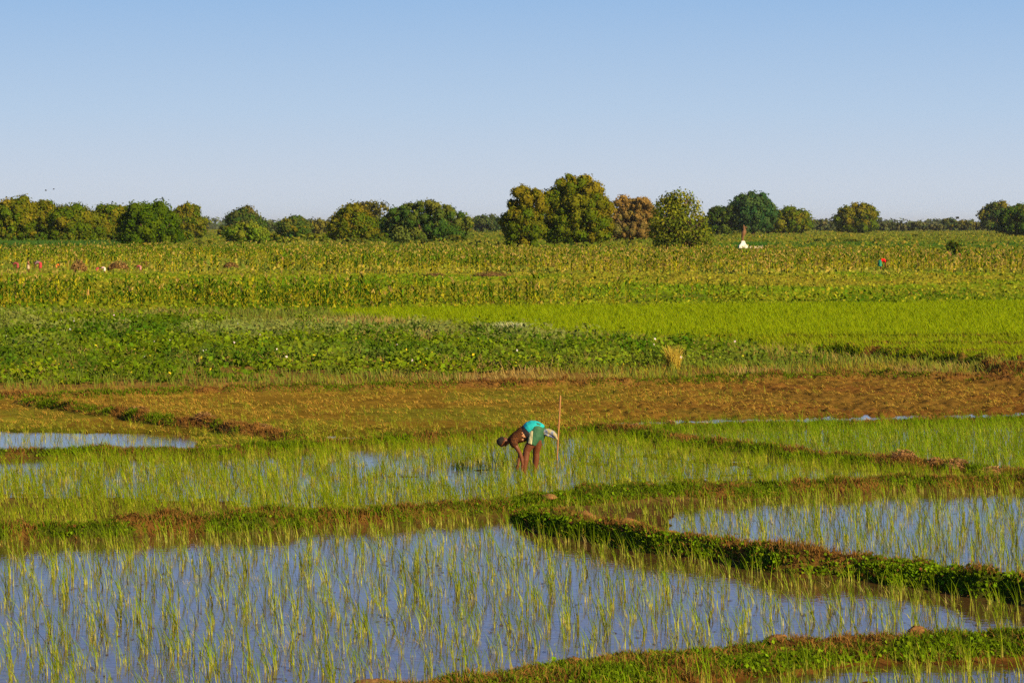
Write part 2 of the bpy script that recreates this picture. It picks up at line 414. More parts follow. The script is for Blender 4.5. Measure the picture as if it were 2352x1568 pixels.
# foreground paddy: the nearest three hundred hills stand as single plants
def m1(px, py, X, Y): return (zones(px, py) == 1) & (bund_at(X, Y)[0] < .05)
X, Y, px, py = scatter(1190, 1640, 30, m1); k = thin_out(X, Y, .165); X, Y, px, py = X[k], Y[k], px[k], py[k]
o_ = np.argsort(Y - np.where((px > -20) & (px < 2372) & (py < 1600), 100, 0)); X, Y, px, py = X[o_], Y[o_], px[o_], py[o_]
kinds = pick(X, Y, {'tall': .36, 'thin': .50, 'dead': .14})
meshes = {k: [npmesh('rice_plant', *v[:2], v[2]) for v in RV[k]] for k in ('tall', 'thin', 'dead')}
for ms in meshes.values():
    for m_ in ms: m_.materials.append(M_rice)
for i in range(min(300, len(X))):
    o = bpy.data.objects.new('rice_plant', random.choice(meshes[kinds[i]])); C.objects.link(o)
    s = random.uniform(.75, 1.2); o.location = (X[i], Y[i], 0); o.rotation_euler = (0, 0, random.uniform(-.7, .7)); o.scale = (s, s, s)
    lb = {'tall': 'full green rice clump with yellow stems standing in the nearest flooded paddy', 'thin': 'sparse slender rice clump standing in the nearest flooded paddy',
          'dead': 'short withered straw-coloured rice clump in the nearest flooded paddy'}[kinds[i]]
    tag(o, lb, 'rice plant', {'tall': 'full rice clumps in the nearest flooded paddy', 'thin': 'slender rice clumps in the nearest flooded paddy', 'dead': 'withered rice clumps in the nearest flooded paddy'}[kinds[i]])
if len(X) > 300:
    rice_stuff('rice_seedlings', 'further rice clumps spread over the open water of the nearest paddy', (X[300:], Y[300:]), kinds[300:], np.zeros(len(X)))
WK = [float(v) for v in world(1204, 1090)]
def field(zid, y0, y1, dens, dmin, mix, name, label, tint=(1, 1, 1), smin=.75, smax=1.15, extra=None):
    f = lambda px, py, X, Y: (zones(px, py) == zid) & (bund_at(X, Y)[0] < .07) & (extra(px, py, X, Y) if extra else True)
    X, Y, px, py = scatter(y0, y1, dens, f)
    if dmin: k = thin_out(X, Y, dmin); X, Y = X[k], Y[k]
    return rice_stuff(name, label, (X, Y), pick(X, Y, mix), np.maximum(height(X, Y), 0), tint, smin, smax)
field(0, 1480, 1640, 26, .15, {'tall': .6, 'thin': .5}, 'rice_seedlings', 'rice clumps in the brown muddy paddy at the bottom right')
field(2, 1110, 1400, 28, .155, {'tall': .4, 'thin': .5, 'dead': .1}, 'rice_seedlings', 'rice clumps in the flooded paddy behind the leafy diagonal bank')
field(3, 985, 1260, 36, .133, {'dense': .85, 'thin': .25, 'dead': .05}, 'rice_seedlings', 'thick leaning rice of the shallow paddy where the farmer works', (1.06, 1.0, .8), smin=.65, smax=1.1,
      extra=lambda px, py, X, Y: (fbm(X * .5, Y * .35, 90) + .10 * np.clip((py - 1060) / 60, -1, 1) > .405) & ~((np.hypot((X - WK[0] + .25) / 1.1, (Y - WK[1] - .3) / 1.3) < 1) & (R.random(len(px)) < .6)))
field(4, 985, 1180, 42, .122, {'dense': .8, 'thin': .3}, 'rice_seedlings', 'thick short rice right of the wooden pole', (1.05, 1.0, .8), smin=.6, smax=1.0)
field(5, 950, 1120, 42, .125, {'dense': .8, 'thin': .3}, 'rice_seedlings', 'thick rice in the paddy behind the row of dry grass heaps', (.96, 1.0, .8), smin=.7, smax=1.1)
field(6, 900, 985, 9, .2, {'thin': 1}, 'rice_seedlings', 'scattered green shoots over the drained stubble field', (1.1, 1.1, .9), .4, .75, extra=lambda px, py, X, Y: (R.random(len(px)) < sstep(2100, 1200, px)) & (fbm(X * .4, Y * .4, 19) > .45))
field(6, 965, 1060, 18, .16, {'thin': .9, 'dense': .2}, 'rice_seedlings', 'short sparse rice on the front edge of the stubble field', (1.15, 1.05, .9), .45, .8, extra=lambda px, py, X, Y: R.random(len(px)) < sstep(960, 1010, py))
X, Y, px, py = scatter(990, 1600, 9, lambda px, py, X, Y: (zones(px, py) < 6) & (fbm(X * .9, Y * .7, 95) > .45))
k = height(X, Y) < 0; X, Y = X[k], Y[k]; n = len(X)
stuff('floating_weed', 'bits of weed and dead leaf floating on the paddy water', 'floating weed', [leaves(np.stack([X, Y, np.full(n, .004)], -1), R.uniform(.02, .09, n), np.array([[0, 0, 1.]]), jit((.16, .10, .03), n, .5), .05, .5)], M_straw)
# bright rice field and thin rows beyond
def turf(name, label, y0, y1, dens, zf, hmin, hmax, c0, c1, w=.012, leanx=-.08, m=None, var=.25, patch=None):
    X, Y, px, py = scatter(y0, y1, dens, zf); n = len(X)
    P = np.stack([X, Y, height(X, Y) - .01], -1); h = R.uniform(hmin, hmax, n) * (.75 + .5 * fbm(X * .3, Y * .3, 33))
    lean = np.stack([R.normal(leanx, .1, n), R.normal(0, .1, n)], -1) * (h / .3)[:, None]
    a, b = jit(c0, n, var), jit(c1, n, var)
    if patch is not None:
        k = patch(px, py, X, Y)[:, None]; a = a * (1 - k) + jit((.36,.26,.08), n) * k; b = b * (1 - k) + jit((.40,.30,.10), n) * k
    wd = R.uniform(.7, 1.3, n) * w * (Y / 40)
    return stuff(name, label, 'grass', [blades(P, h, lean, wd, a, b, .15, 2)], m or M_grass)
turf('rice_field', 'even bright green young rice field in the right middle distance', 695, 792, 42, lambda px, py, X, Y: (zones(px, py) == 8), .25, .42, (.25,.30,.006), (.22,.31,.006), .010, -.03)
turf('rice_rows', 'thin rice rows with brown soil lines beyond the bean field', 775, 885, 60, lambda px, py, X, Y: (zones(px, py) == 9) & (np.sin(Y * 1.25 + noise(X * .3, Y * .1, 3) * 3) > -.8), .18, .36, (.25,.28,.008), (.20,.28,.008), .012)
# stubble and straw
X, Y, px, py = scatter(860, 1045, 170, lambda px, py, X, Y: (zones(px, py) == 6) & (R.random(len(px)) < .1 + .95 * sstep(.3, .65, fbm(X * .9, Y * .6, 14))))
k = height(X, Y) > -.01; X, Y, px, py = X[k], Y[k], px[k], py[k]; n = len(X)
k5 = np.repeat(np.arange(n // 6), 6); X, Y, px, py = X[k5] + R.normal(0, .03, len(k5)), Y[k5] + R.normal(0, .03, len(k5)), px[k5], py[k5]; n = len(X)
P = np.stack([X, Y, height(X, Y) - .005], -1); h = R.uniform(.03, .15, n); ln = np.stack([R.normal(-.09, .10, n), R.normal(0, .08, n)], -1) + np.repeat(R.normal(0, .07, (n // 6, 2)), 6, 0)
g = (R.random(n) < .15 + .4 * sstep(940, 1010, py) * sstep(2000, 900, px))[:, None]
c0 = np.where(g, jit((.30,.30,.03), n), jit((.30,.17,.03), n, .5)); c1 = np.where(g, jit((.24,.30,.02), n), jit((.62,.42,.07), n, .5))
stuff('straw_stubble', 'yellow brown stubble and fallen straw over the drained field', 'stubble', [blades(P, h, ln, R.uniform(.009, .019, n), c0, c1, .45, 2, ang=R.uniform(-PI, PI, n))], M_straw)

# ------------------------------------------------------------------ bean and weed field
def bean_mask(px, py, X, Y):
    z = zones(px, py) == 7
    edge = np.interp(px, [-300,0,800,1000,1220,1500,1650,2000,2352], [905,905,893,884,872,868,862,850,838]) - 4
    right = py > np.interp(px, [-300,1200,1400,1600,1800,2060,2352], [730,775,800,806,822,846,868])
    p = fbm(X * .35, Y * .35, 21)
    return z & (py < edge) & right & (p > .36 + .35 * sstep(1500, 2100, px)) & (px < 2080)
X, Y, px, py = scatter(725, 915, 75, bean_mask); kk = (noise(X * .9, Y * .6, 44) > .22) & ((noise(X * .28, Y * .22, 45) < .82)); X, Y, px, py = X[kk], Y[kk], px[kk], py[kk]; n = len(X)
hb = height(X, Y); hump = .04 + .62 * sstep(.3, .75, fbm(X * 1.5, Y * .9, 22, 3))
P = np.stack([X, Y, hb + hump * R.uniform(.2, 1.1, n)], -1)
cz = sstep(.35, .65, fbm(X * .2, Y * .2, 23))[:, None]; light = sstep(.5, .62, fbm(X * .12 + 9, Y * .12, 24))[:, None] * sstep(880, 780, py)[:, None]
col = jit((.050,.110,.005), n, .6) * (1 - cz) + jit((.13,.19,.007), n, .55) * cz; col = col * (1 - light * .75) + jit((.22,.25,.07), n) * light * .75
yl = (R.random(n) < .004 + .03 * sstep(850, 885, py))[:, None]; col = np.where(yl, jit((.75,.60,.03), n, .1), col)
stuff('bean_plants', 'dark green leafy bean plants covering the broad field behind the stubble', 'bean plants',
      [leaves(P, R.uniform(.07, .2, n) * np.where(yl[:, 0], .6, 1), np.array([[.25, -.6, .8]]), col, .65)], M_bean)
turf('weeds', 'tangled weeds and tall grass mixed into the bean field', 725, 912, 14, lambda px, py, X, Y: (zones(px, py) == 7) & (fbm(X * .25, Y * .25, 28) > .38), .2, .5, (.17,.20,.025), (.15,.22,.03), .014, -.02,
     patch=lambda px, py, X, Y: sstep(.52, .66, fbm(X * .15 + 4, Y * .2, 29)) * .9)
turf('tall_weeds', 'taller dark weed clumps rising out of the bean field', 735, 900, 60, lambda px, py, X, Y: bean_mask(px, py, X, Y) & (noise(X * .8, Y * .6, 47) > .87), .3, .7, (.06,.11,.008), (.07,.15,.008), .03, -.02)
turf('dry_grass', 'pale dry grass fringe along the front edge of the bean field', 840, 922, 26, lambda px, py, X, Y: (fbm(X * .5, Y * .5, 36) > .42) & (zones(px, py) == 7) & (py > np.interp(px, [-300,0,600,900,1200,1600,1800,2352], [906,906,896,876,866,862,848,866])), .08, .28, (.22,.21,.02), (.30,.27,.03), .012,
     patch=lambda px, py, X, Y: sstep(.45, .6, fbm(X * .4, Y * .4, 30)))
turf('rough_grass', 'rough tan and green grass around the bright rice field', 770, 870, 26, lambda px, py, X, Y: (zones(px, py) == 7) & (px > 1150) & (py < np.interp(px, [1150,1200,1400,1600,1800,2060,2352], [775,780,806,814,832,856,880])), .12, .35, (.28,.25,.045), (.27,.27,.04), .012,
     patch=lambda px, py, X, Y: sstep(.42, .6, fbm(X * .4, Y * .4, 31)))
X, Y, px, py = scatter(735, 905, .035, bean_mask); n = len(X); P = np.stack([X, Y, height(X, Y) + .36], -1)
stuff('white_flowers', 'scattered small white flowers over the bean field', 'flowers', [leaves(P, np.full(n, .09), np.array([[.3, -.8, .5]]), jit((.75, .68, .72), n, .1), .3, 1)], M_bean)

# ------------------------------------------------------------------ maize
def maize_variant(simple=False, dry=.2):
    parts = []; h = random.uniform(.95, 1.5); n = 6 if simple else random.randint(7, 9)
    tl = random.uniform(-.08, .08)
    c = np.array([(.26,.30,.03)]); 
    parts.append(blades(np.zeros((2, 3)), np.full(2, h), np.full((2, 2), tl), np.full(2, .06 if not simple else .09), jit((.42,.38,.02), 2), jit((.20,.24,.02), 2), seg=2, ang=np.array([0, 1.57]), wtip=.4))
    zz = np.linspace(.12, .85, n) * h; a = np.arange(n) * PI + R.normal(random.uniform(0, PI), .5, n)
    L = R.uniform(.32, .6, n) * np.sin(np.linspace(.5, 2.4, n)) * 1.1 + .08
    P = np.zeros((n, 3)); P[:, 2] = zz; P[:, :2] = tl * (zz / h)[:, None] ** 1.7
    lean = np.stack([np.cos(a), np.sin(a)], -1) * L[:, None] * .75
    t = np.linspace(0, 1, n)[:, None]
    green = jit((.080,.165,.008), n, .6); ye = jit((.42,.40,.015), n, .3); br = jit((.50,.36,.10), n, .3)
    r = R.random((n, 1)); col = np.where(r < dry * (1.4 - t), br, np.where(r < dry * 2.4 * (1.3 - t), ye, green))
    parts.append(blades(P, L * R.uniform(.7, 1.0, n), lean, np.full(n, .105 if not simple else .135), col, col * R.uniform(.8, 1.3, (n, 1)), R.uniform(.3, 1.2), 2 if simple else 3, ang=a + PI / 2 + R.uniform(-.5, .5, n)))
    if random.random() < .42:
        k = 2 if simple else 4; P = np.zeros((k, 3)); P[:, 2] = h * .97; P[:, :2] = tl
        parts.append(blades(P, R.uniform(.12, .2, k), R.normal(0, .07, (k, 2)), np.full(k, .035 if not simple else .06), jit((.42,.29,.08), k), jit((.50,.36,.11), k), 0, 2 if simple else 3, wtip=.6))
    V, Q, Cc = cat(parts); return V, Q, Cc
MV = [maize_variant(False, .16) for _ in range(14)]
MVs = [maize_variant(True, .16) for _ in range(12)]; MVd = [maize_variant(True, .42) for _ in range(12)]
CLEAR = [(0, 60, 622, 672), (45, 115, 626, 676), (118, 142, 622, 655), (205, 260, 628, 662), (305, 345, 628, 665), (2000, 2045, 622, 660), (2086, 2106, 613, 626), (2112, 2134, 604, 614), (2140, 2158, 593, 604), (2172, 2208, 597, 610), (2276, 2298, 604, 616), (160, 200, 626, 640), (245, 300, 622, 636), (1050, 1180, 634, 650), (1692, 1756, 570, 596), (500, 560, 618, 632)]
def clear(px, py):
    k = np.ones(px.shape, bool)
    for a, b, c, d in CLEAR: k &= ~((px > a) & (px < b) & (py > c) & (py < d))
    return k
def maize_mask(px, py, X, Y):
    z = zones(px, py) == 10
    d = np.interp(px, [-300,700,1200,1500,1700,1900,2352], [1.0,.95,.85,.65,.4,.12,.04])
    low = np.interp(px, [-300,0,300,700,1200,1700,2352], [724,722,716,722,716,700,690])
    row = .2 + .8 * sstep(.36, .5, fbm(X * .22, Y * .16, 51))
    return z & (py < low) & (R.random(len(px)) < d * row)
X, Y, px, py = scatter(660, 726, .85, maize_mask)
inf = (px > 0) & (px < 2352); o_ = np.argsort(Y + np.where(inf, 0, 500)); X, Y = X[o_], Y[o_]
mm = [npmesh('maize_plant', *v[:2], v[2]) for v in MV]
for m_ in mm: m_.materials.append(M_maize)
hz = height(X, Y)
for i in range(300):
    o = bpy.data.objects.new('maize_plant', random.choice(mm)); C.objects.link(o); s = random.uniform(.8, 1.35)
    o.location = (X[i], Y[i], hz[i]); o.rotation_euler = (0, 0, random.uniform(0, 6.28)); o.scale = (s, s, s)
    tag(o, 'green maize plant in the front rows of the maize behind the bean field', 'maize plant', 'maize plants in the front rows')
parts = []
for i in range(300, len(X)):
    V, Q, Cc = random.choice(MVs if Y[i] > 175 else MV)
    parts.append((place(V, X[i], Y[i], hz[i], random.uniform(0, 6.28), random.uniform(.7, 1.2)), Q, Cc * random.uniform(.7, 1.3)))
tag(link('maize_field', npmesh('maize_field', *(lambda t: (t[0], t[1], t[2]))(cat(parts))), M_maize), 'nearer belt of tasselled green maize behind its front rows', 'maize', kind='stuff')
X, Y, px, py = scatter(584, 638, .5, lambda px, py, X, Y: (zones(px, py) == 12) & (R.random(len(px)) < .45 + .55 * (fbm(X * .03, Y * .03, 53) > .42)) & clear(px, py) & ((px > 620) | (py < 606) | (R.random(len(px)) < .35)))
hz = height(X, Y); parts = []
for i in range(len(X)):
    V, Q, Cc = random.choice(MVd if (px[i] > 1150 or random.random() < .3) else MVs)
    parts.append((place(V, X[i], Y[i], hz[i], random.uniform(0, 6.28), random.uniform(.95, 1.45)), Q, Cc * random.uniform(.85, 1.5)))
tag(link('maize_field', npmesh('maize_field', *cat(parts)), M_maize), 'farther belt of yellowing maize in front of the trees', 'maize', kind='stuff')
def leafband(name, label, cat_, y0, y1, dens, mask, smin, smax, cols, hmax, sd):
    X, Y, px, py = scatter(y0, y1, dens, mask); n = len(X); low_ = np.where(clear(px, py), 1, .35)
    P = np.stack([X, Y, height(X, Y) + R.uniform(0, 1, n) * hmax * low_ * (.2 + 1.2 * sstep(.35, .75, fbm(X * .15, Y * .08, sd)))], -1)
    w = fbm(X * .1, Y * .05, sd + 1)[:, None]; k = sstep(.35, .65, w)
    col = jit(cols[0], n, .4) * (1 - k) + jit(cols[1], n, .4) * k
    r = (R.random(n) < .12)[:, None]; col = np.where(r, jit(cols[2], n), col)
    stuff(name, label, cat_, [leaves(P, R.uniform(smin, smax, n), np.array([[.25, -.8, .5]]), col, .5)], M_bean)
leafband('low_crop', 'low green plants growing between the maize stalks of the nearer belt', 'crop', 665, 728, 9, lambda px, py, X, Y: zones(px, py) == 10, .12, .28, [(.08,.14,.006), (.16,.20,.01), (.30,.30,.02)], .4, 80)
leafband('low_crop', 'leafy green rows at the right end of the nearer maize belt', 'crop', 664, 706, 10, lambda px, py, X, Y: (zones(px, py) == 10) & (px > 1650), .14, .3, [(.07,.14,.006), (.16,.20,.01), (.30,.30,.02)], .6, 83)
leafband('dry_grass', 'dry brown and green grass strip between the two maize belts', 'grass', 630, 686, 6, lambda px, py, X, Y: zones(px, py) == 11, .15, .35, [(.20,.19,.02), (.12,.19,.008), (.30,.30,.02)], .3, 85)
leafband('low_crop', 'low weeds growing under the farther maize belt', 'crop', 578, 640, 2.2, lambda px, py, X, Y: zones(px, py) == 12, .25, .5, [(.12,.16,.02), (.20,.22,.025), (.38,.33,.06)], .5, 88)
leafband('scrub', 'rough green scrub and fields stretching to the far trees', 'scrub', 531, 580, .3, lambda px, py, X, Y: (zones(px, py) == 13) & ~((px > 1685) & (px < 1765) & (py > 560)), .4, .9, [(.075,.12,.012), (.15,.16,.02), (.26,.22,.03)], 1.0, 91)

# ------------------------------------------------------------------ bank cover
COVER = {'B8': ('straw and low grass on the reddish bank between the bean field and the stubble', .8, 70, 14), 'B10': ('broken brown tufts on the first soil line below the bright rice', .9, 60, 5),
 'B11': ('broken brown tufts on the second soil line below the bright rice', .9, 60, 5), 'B12': ('broken brown tufts on the lowest soil line below the bright rice', .9, 60, 5),
 'B1': ('grass and straw tufts along the low bank crossing the middle of the picture', .4, 260, 90),
 'B2': ('clover-like leaves and earth lumps over the thick diagonal bank at the right', .6, 110, 430), 'B2b': ('leaves on the short bank at the right edge', .5, 110, 430),
 'B3': ('matted green grass on the wide bank at the bottom right', .35, 190, 150), 'B4': ('grass along the bank with the dry heaps on the right', .6, 90, 60),
 'B5': ('grass along the bank in front of the thin strip of water', .6, 80, 40), 'B6': ('dark dry grass on the short slanting bank at the left', .75, 110, 20),
 'B7': ('low grass along the bank behind the working farmer', .35, 110, 60), 'B9': ('dry grass over the dark bank at the far right', .7, 90, 10), 'B9b': ('grass on the small dark bank at the right edge', .7, 90, 10)}
for i, k in enumerate(BW):
    lab, dryf, gd, ld = COVER[k]; xs, ys, h, w = BW[k]; parts = []; gd *= 6.5; ld *= 4.2
    for mode, dens in (('g', gd), ('l', ld)):
        Ls = np.hypot(np.diff(xs), np.diff(ys)); n = int(Ls.sum() * 4.6 * w * dens)
        s = R.choice(len(Ls), n, p=Ls / Ls.sum()); t = R.random(n)
        X = xs[s] + (xs[s + 1] - xs[s]) * t + R.uniform(-2.3, 2.3, n) * w * .5; Y = ys[s] + (ys[s + 1] - ys[s]) * t + R.uniform(-2.3, 2.3, n) * w
        kx = np.abs(X) < Y * .196 * 1.07 + 1.2; X, Y = X[kx], Y[kx]
        b, bid = bund_at(X, Y); kk = b > .02; X, Y, b = X[kk], Y[kk], b[kk]; n = len(X)
        if n == 0: continue
        hz = height(X, Y); pat = fbm(X * 1.1, Y * 1.1, 66); kk = hz > .005
        if mode == 'l': kk = kk & (pat + R.normal(0, .06, n) > (.37 if k in ('B2', 'B2b') else .44)) & (R.random(n) < 1.2 - 1.0 * (b / h) ** 2)
        X, Y, hz, pat, b = X[kk], Y[kk], hz[kk], pat[kk], b[kk]; n = len(X)
        P = np.stack([X, Y, hz - .01], -1)
        if mode == 'g':
            d = (R.random(n) < dryf * (1.45 - 1.5 * sstep(.36, .56, pat)) + .35 * (b < .35 * h) + (.8 * (b > .9 * h) if k in ('B2', 'B2b') else .25 * (b > .95 * h)))[:, None]
            c0 = np.where(d, jit((.20,.10,.025), n, .5), jit((.09,.15,.006), n, .5)); c1 = np.where(d, jit((.33,.18,.045), n, .5), jit((.17,.25,.010), n, .5))
            hh = R.uniform(.05, .17, n) * (.6 + .9 * noise(X * 1.7, Y * 1.7, 71)); parts.append(blades(P, hh, R.normal(0, .06, (n, 2)), R.uniform(.008, .017, n) * max(1, Y.mean() / 42), c0, c1, .4, 2, ang=R.uniform(-PI, PI, n)))
        else:
            P[:, 2] += R.uniform(0, .06, n); c = jit((.13,.22,.006), n, .6)
            r = (R.random(n) < .05)[:, None]; c = np.where(r, jit((.20,.09,.03), n), c)
            parts.append(leaves(P, R.uniform(.03, .068, n), np.array([[.2, -.5, .8]]), c, .6, .9))
    stuff('bank_grass', lab, 'grass', parts, M_grass)

def heap(px, py, wpx, hpx, label, col=(.34,.19,.08), cat_='straw heap', name='straw_heap', group=None, dens=1.0):
    x, y = world(px, py); x, y = float(x), float(y); s = sc(py); a = wpx / s / 2; hh = hpx / s
    zb = float(height(np.array([x]), np.array([y]))[0])
    n = int(420 * dens); th = R.uniform(0, 2 * PI, n); ph = np.arccos(R.random(n))
    Nn = np.stack([np.cos(th) * np.sin(ph), np.sin(th) * np.sin(ph), np.cos(ph)], -1)
    lump = .8 + .45 * fbm(Nn[:, 0] * 2 + px, Nn[:, 1] * 2 + py, 5)
    P = Nn * np.array([a, a * .7, hh]) * lump[:, None]; L = a * .5
    parts = [blades(P * .92, R.uniform(-.25, .3, n) * hh, R.normal(0, .45, (n, 2)) * L, R.uniform(.5, 1, n) * max(.012, .0011 * y * .6), jit(col, n, .45), jit(np.array(col) * 1.35, n, .4), .3, 2, ang=R.uniform(-PI, PI, n))]
    # packed inside
    u, v = np.meshgrid(np.linspace(0, 2 * PI, 15), np.linspace(0, PI / 2, 6)); nn = np.stack([np.cos(u) * np.sin(v), np.sin(u) * np.sin(v), np.cos(v)], -1)
    V = (nn * np.array([a, a * .7, hh]) * .86 * (.8 + .35 * noise(nn[..., 0] * 3 + px, nn[..., 1] * 3, 6))[..., None]).reshape(-1, 3); V[:, 2] -= .02
    ii = np.arange(6 * 15).reshape(6, 15); Q = np.stack([ii[:-1, :-1], ii[:-1, 1:], ii[1:, 1:], ii[1:, :-1]], -1).reshape(-1, 4)
    parts.append((V, Q, jit(np.array(col) * .8, len(V), .2)))
    V, Q, Cc = cat(parts); o = link(name, npmesh(name, V, Q, Cc), M_straw, loc=(x, y, zb - .02)); tag(o, label, cat_, group); return o
HEAPS = [(2077,1073,68,26,'largest loose heap of dry brown grass, leftmost on the right-hand bank'), (2150,1080,44,18,'small flat heap of dry grass between two larger heaps on the right bank'),
 (2198,1086,60,20,'long low heap of dry grass second from the right edge on the bank'), (2278,1094,72,26,'rounded reddish heap of dry grass nearest the right edge of the bank'),
 (1984,1061,34,10,'thin patch of dry grass left of the largest heap'), (1880,1051,30,10,'small brown tuft on the bank above the rice, right of centre'),
 (1540,984,26,13,'small pale clod of dry grass beside the strip of water'), (1460,1001,36,13,'low brown tuft on the bank right of the pole'), (1320,990,30,12,'brown tuft of grass just right of the pole'),
 (2060,1106,44,18,'dark mossy lump on the bank below the largest heap'), (1735,972,44,9,'flat dry tuft on the far bank by the water strip'), (2100,965,34,8,'flat dry tuft on the far bank toward the right'),
 (470,988,52,18,'dry brown grass heap on the slanting bank at the left'), (315,966,50,12,'low dry tuft on the upper part of the slanting bank'), (600,1003,50,12,'pale straw at the lower end of the slanting bank'),
 (260,1036,54,10,'flat brown clod on the bank beside the left pool'), (500,1040,60,12,'brown roots on the left bank below the pool'),
 (1010,750,66,10,'low pinkish brown soil heap at the left end of the bright rice field'), (1965,826,60,12,'low tan heap on the bank beyond the beans'), (2050,836,50,12,'rounded tan lump on the bank beyond the beans'),
 (1110,893,36,12,'pale clod on the front edge of the bean field')]
for h_ in HEAPS: heap(*h_[:4], h_[4])
for p_, l_ in (((181,630,38,28), 'tall brown grass mound left of the other mounds at the left field'), ((273,626,52,22), 'wide brown grass mound in the left field beside the crouching pair'), ((330,622,28,18), 'narrow brown mound behind the crouching worker'),
               ((530,620,36,14), 'low tan mound in the field left of centre'), ((1130,640,90,12), 'long low reddish brush pile between the maize belts'), ((1000,640,60,9), 'small brown brush patch left of the long brush pile')):
    heap(*p_, l_, (.30,.19,.07), 'mound', 'grass_mound', dens=1.3)
def clump(px, base, hpx, wpx, name, label, c0, c1, n, w, cat_):
    x, y = world(px, base); x, y = float(x), float(y); s_ = sc(base); h = hpx / s_; a = wpx / s_ / 2
    P = np.stack([R.normal(0, a * .25, n), R.normal(0, a * .25, n), np.full(n, -.02)], -1); ln = R.normal(0, a * .55, (n, 2))
    V, Q, Cc = blades(P, h * R.uniform(.5, 1, n), ln, R.uniform(.7, 1.3, n) * w, jit(c0, n, .3), jit(c1, n, .3), .1, 3)
    o = link(name, npmesh(name, V, Q, Cc), M_straw, loc=(x, y, float(height(np.array([x]), np.array([y]))[0]))); tag(o, label, cat_)
clump(1546, 862, 66, 46, 'grass_clump', 'tall golden dry grass clump standing in the bean field right of centre', (.42,.32,.04), (.55,.42,.07), 260, .025, 'grass clump')
clump(1175, 778, 34, 86, 'flowering_weed', 'pale whitish green flowering weed bush at the edge of the bright rice', (.25,.28,.06), (.60,.62,.36), 420, .04, 'weed')
clump(1420, 888, 30, 60, 'grass_clump', 'pale green grass tussock on the front edge of the bean field', (.26,.26,.03), (.42,.38,.06), 260, .02, 'grass clump')
clump(1240, 892, 24, 60, 'grass_clump', 'low straw-tipped tussock left of the larger pale tussock', (.24,.25,.03), (.40,.36,.06), 260, .02, 'grass clump')
# lumps of turned earth on the banks
def clod(px, py, wpx, hpx, label, col=(.34,.19,.09)):
    x, y = world(px, py); x, y = float(x), float(y) + .25; s = sc(py); a = wpx / s / 1.5; hh = hpx / s
    zb = float(height(np.array([x]), np.array([y]))[0]) + .045
    nu, nv = 22, 12; u, v = np.meshgrid(np.linspace(0, 2 * PI, nu, endpoint=False), np.linspace(0, PI * .62, nv)); nn = np.stack([np.cos(u) * np.sin(v), np.sin(u) * np.sin(v), np.cos(v)], -1)
    d = .6 + .55 * fbm(nn[..., 0] * 2.3 + px, nn[..., 1] * 2.3 + nn[..., 2] * 2, 7) + .35 * (fbm(nn[..., 0] * 6 + px, nn[..., 2] * 6 + nn[..., 1] * 5, 8) - .5)
    V = (nn * d[..., None] * np.array([a, a * .7, hh])).reshape(-1, 3)
    ii = np.arange(nv * nu).reshape(nv, nu); jn = np.roll(ii, -1, 1); Q = np.stack([ii[:-1], jn[:-1], jn[1:], ii[1:]], -1).reshape(-1, 4)
    o = link('earth_clod', npmesh('earth_clod', V, Q, jit(col, len(V), .3), True), M_ground, loc=(x, y, zb)); tag(o, label, 'clod'); return o
CL = [(1345,1205,46,20,'brown earth lump at the upper left end of the leafy diagonal bank'), (1440,1222,60,22,'broad brown earth lump second from the left on the diagonal bank'), (1545,1240,30,12,'small reddish clod on the top of the diagonal bank'),
 (1655,1258,46,18,'dark clod with a pale stick at the middle of the diagonal bank'), (1775,1275,66,22,'wide red-brown clod crowning the diagonal bank'), (1990,1305,56,18,'flat clod on the right half of the diagonal bank'),
 (2080,1318,60,18,'long brown clod toward the lower end of the diagonal bank'), (2150,1332,46,20,'rounded brown clod near the lower end of the diagonal bank'), (2242,1345,34,15,'pale stone-like clod near the gap in the diagonal bank'),
 (2330,1362,56,30,'jagged brown clod topping the bank at the right edge'), (1262,1172,34,9,'low brown clod above the fork of the banks'), (1325,1155,46,12,'dry clod right of the fork of the banks'),
 (2010,1119,26,14,'pale grey clod on the bank at the right of the middle'), (1840,1121,44,10,'flat brown clod on the middle bank'), (1530,1140,40,12,'brown clod on the middle bank below the thick rice'), (490,1196,24,10,'small pale clod on the left bank'),
 (1790,1502,56,22,'brown clod at the front of the bottom bank'), (2120,1490,46,22,'brown clod topping the bottom bank toward the right'), (1320,1553,50,16,'mossy clod at the left of the bottom bank'), (860,1580,90,14,'low brown hump at the very bottom edge')]
for c_ in CL: clod(*c_, (.23, .12, .045))

# ------------------------------------------------------------------ trees
def tube_np(pts, rad, n=8):
    pts = np.array(pts, float); V = []; m = len(pts)
    for i in range(m):
        t = pts[min(i + 1, m - 1)] - pts[max(i - 1, 0)]; t /= np.linalg.norm(t) + 1e-9
        a = np.cross(t, [0, 1, 0] if abs(t[1]) < .9 else [1, 0, 0]); a /= np.linalg.norm(a); b = np.cross(t, a)
        an = np.linspace(0, 2 * PI, n, endpoint=False)[:, None]; r = rad[i]
        ra, rb = (r if isinstance(r, (tuple, list)) else (r, r))
        V.append(pts[i] + a * np.cos(an) * ra + b * np.sin(an) * rb)
    V = np.concatenate(V); ii = np.arange(m * n).reshape(m, n); jn = np.roll(ii, -1, 1)
    Q = np.stack([ii[:-1], jn[:-1], jn[1:], ii[1:]], -1).reshape(-1, 4)
    return V, Q, np.ones((len(V), 3))
GR = np.array([.072,.125,.006]); DK = np.array([.036,.080,.009]); OR = np.array([.19,.16,.012]); PK = np.array([.26,.165,.045]); LT = np.array([.15,.19,.016])
def ico(n):
    i = np.arange(n) + .5; ph = np.arccos(1 - 2 * i / n); th = PI * (1 + 5 ** .5) * i
    return np.stack([np.cos(th) * np.sin(ph), np.sin(th) * np.sin(ph), np.cos(ph)], -1)
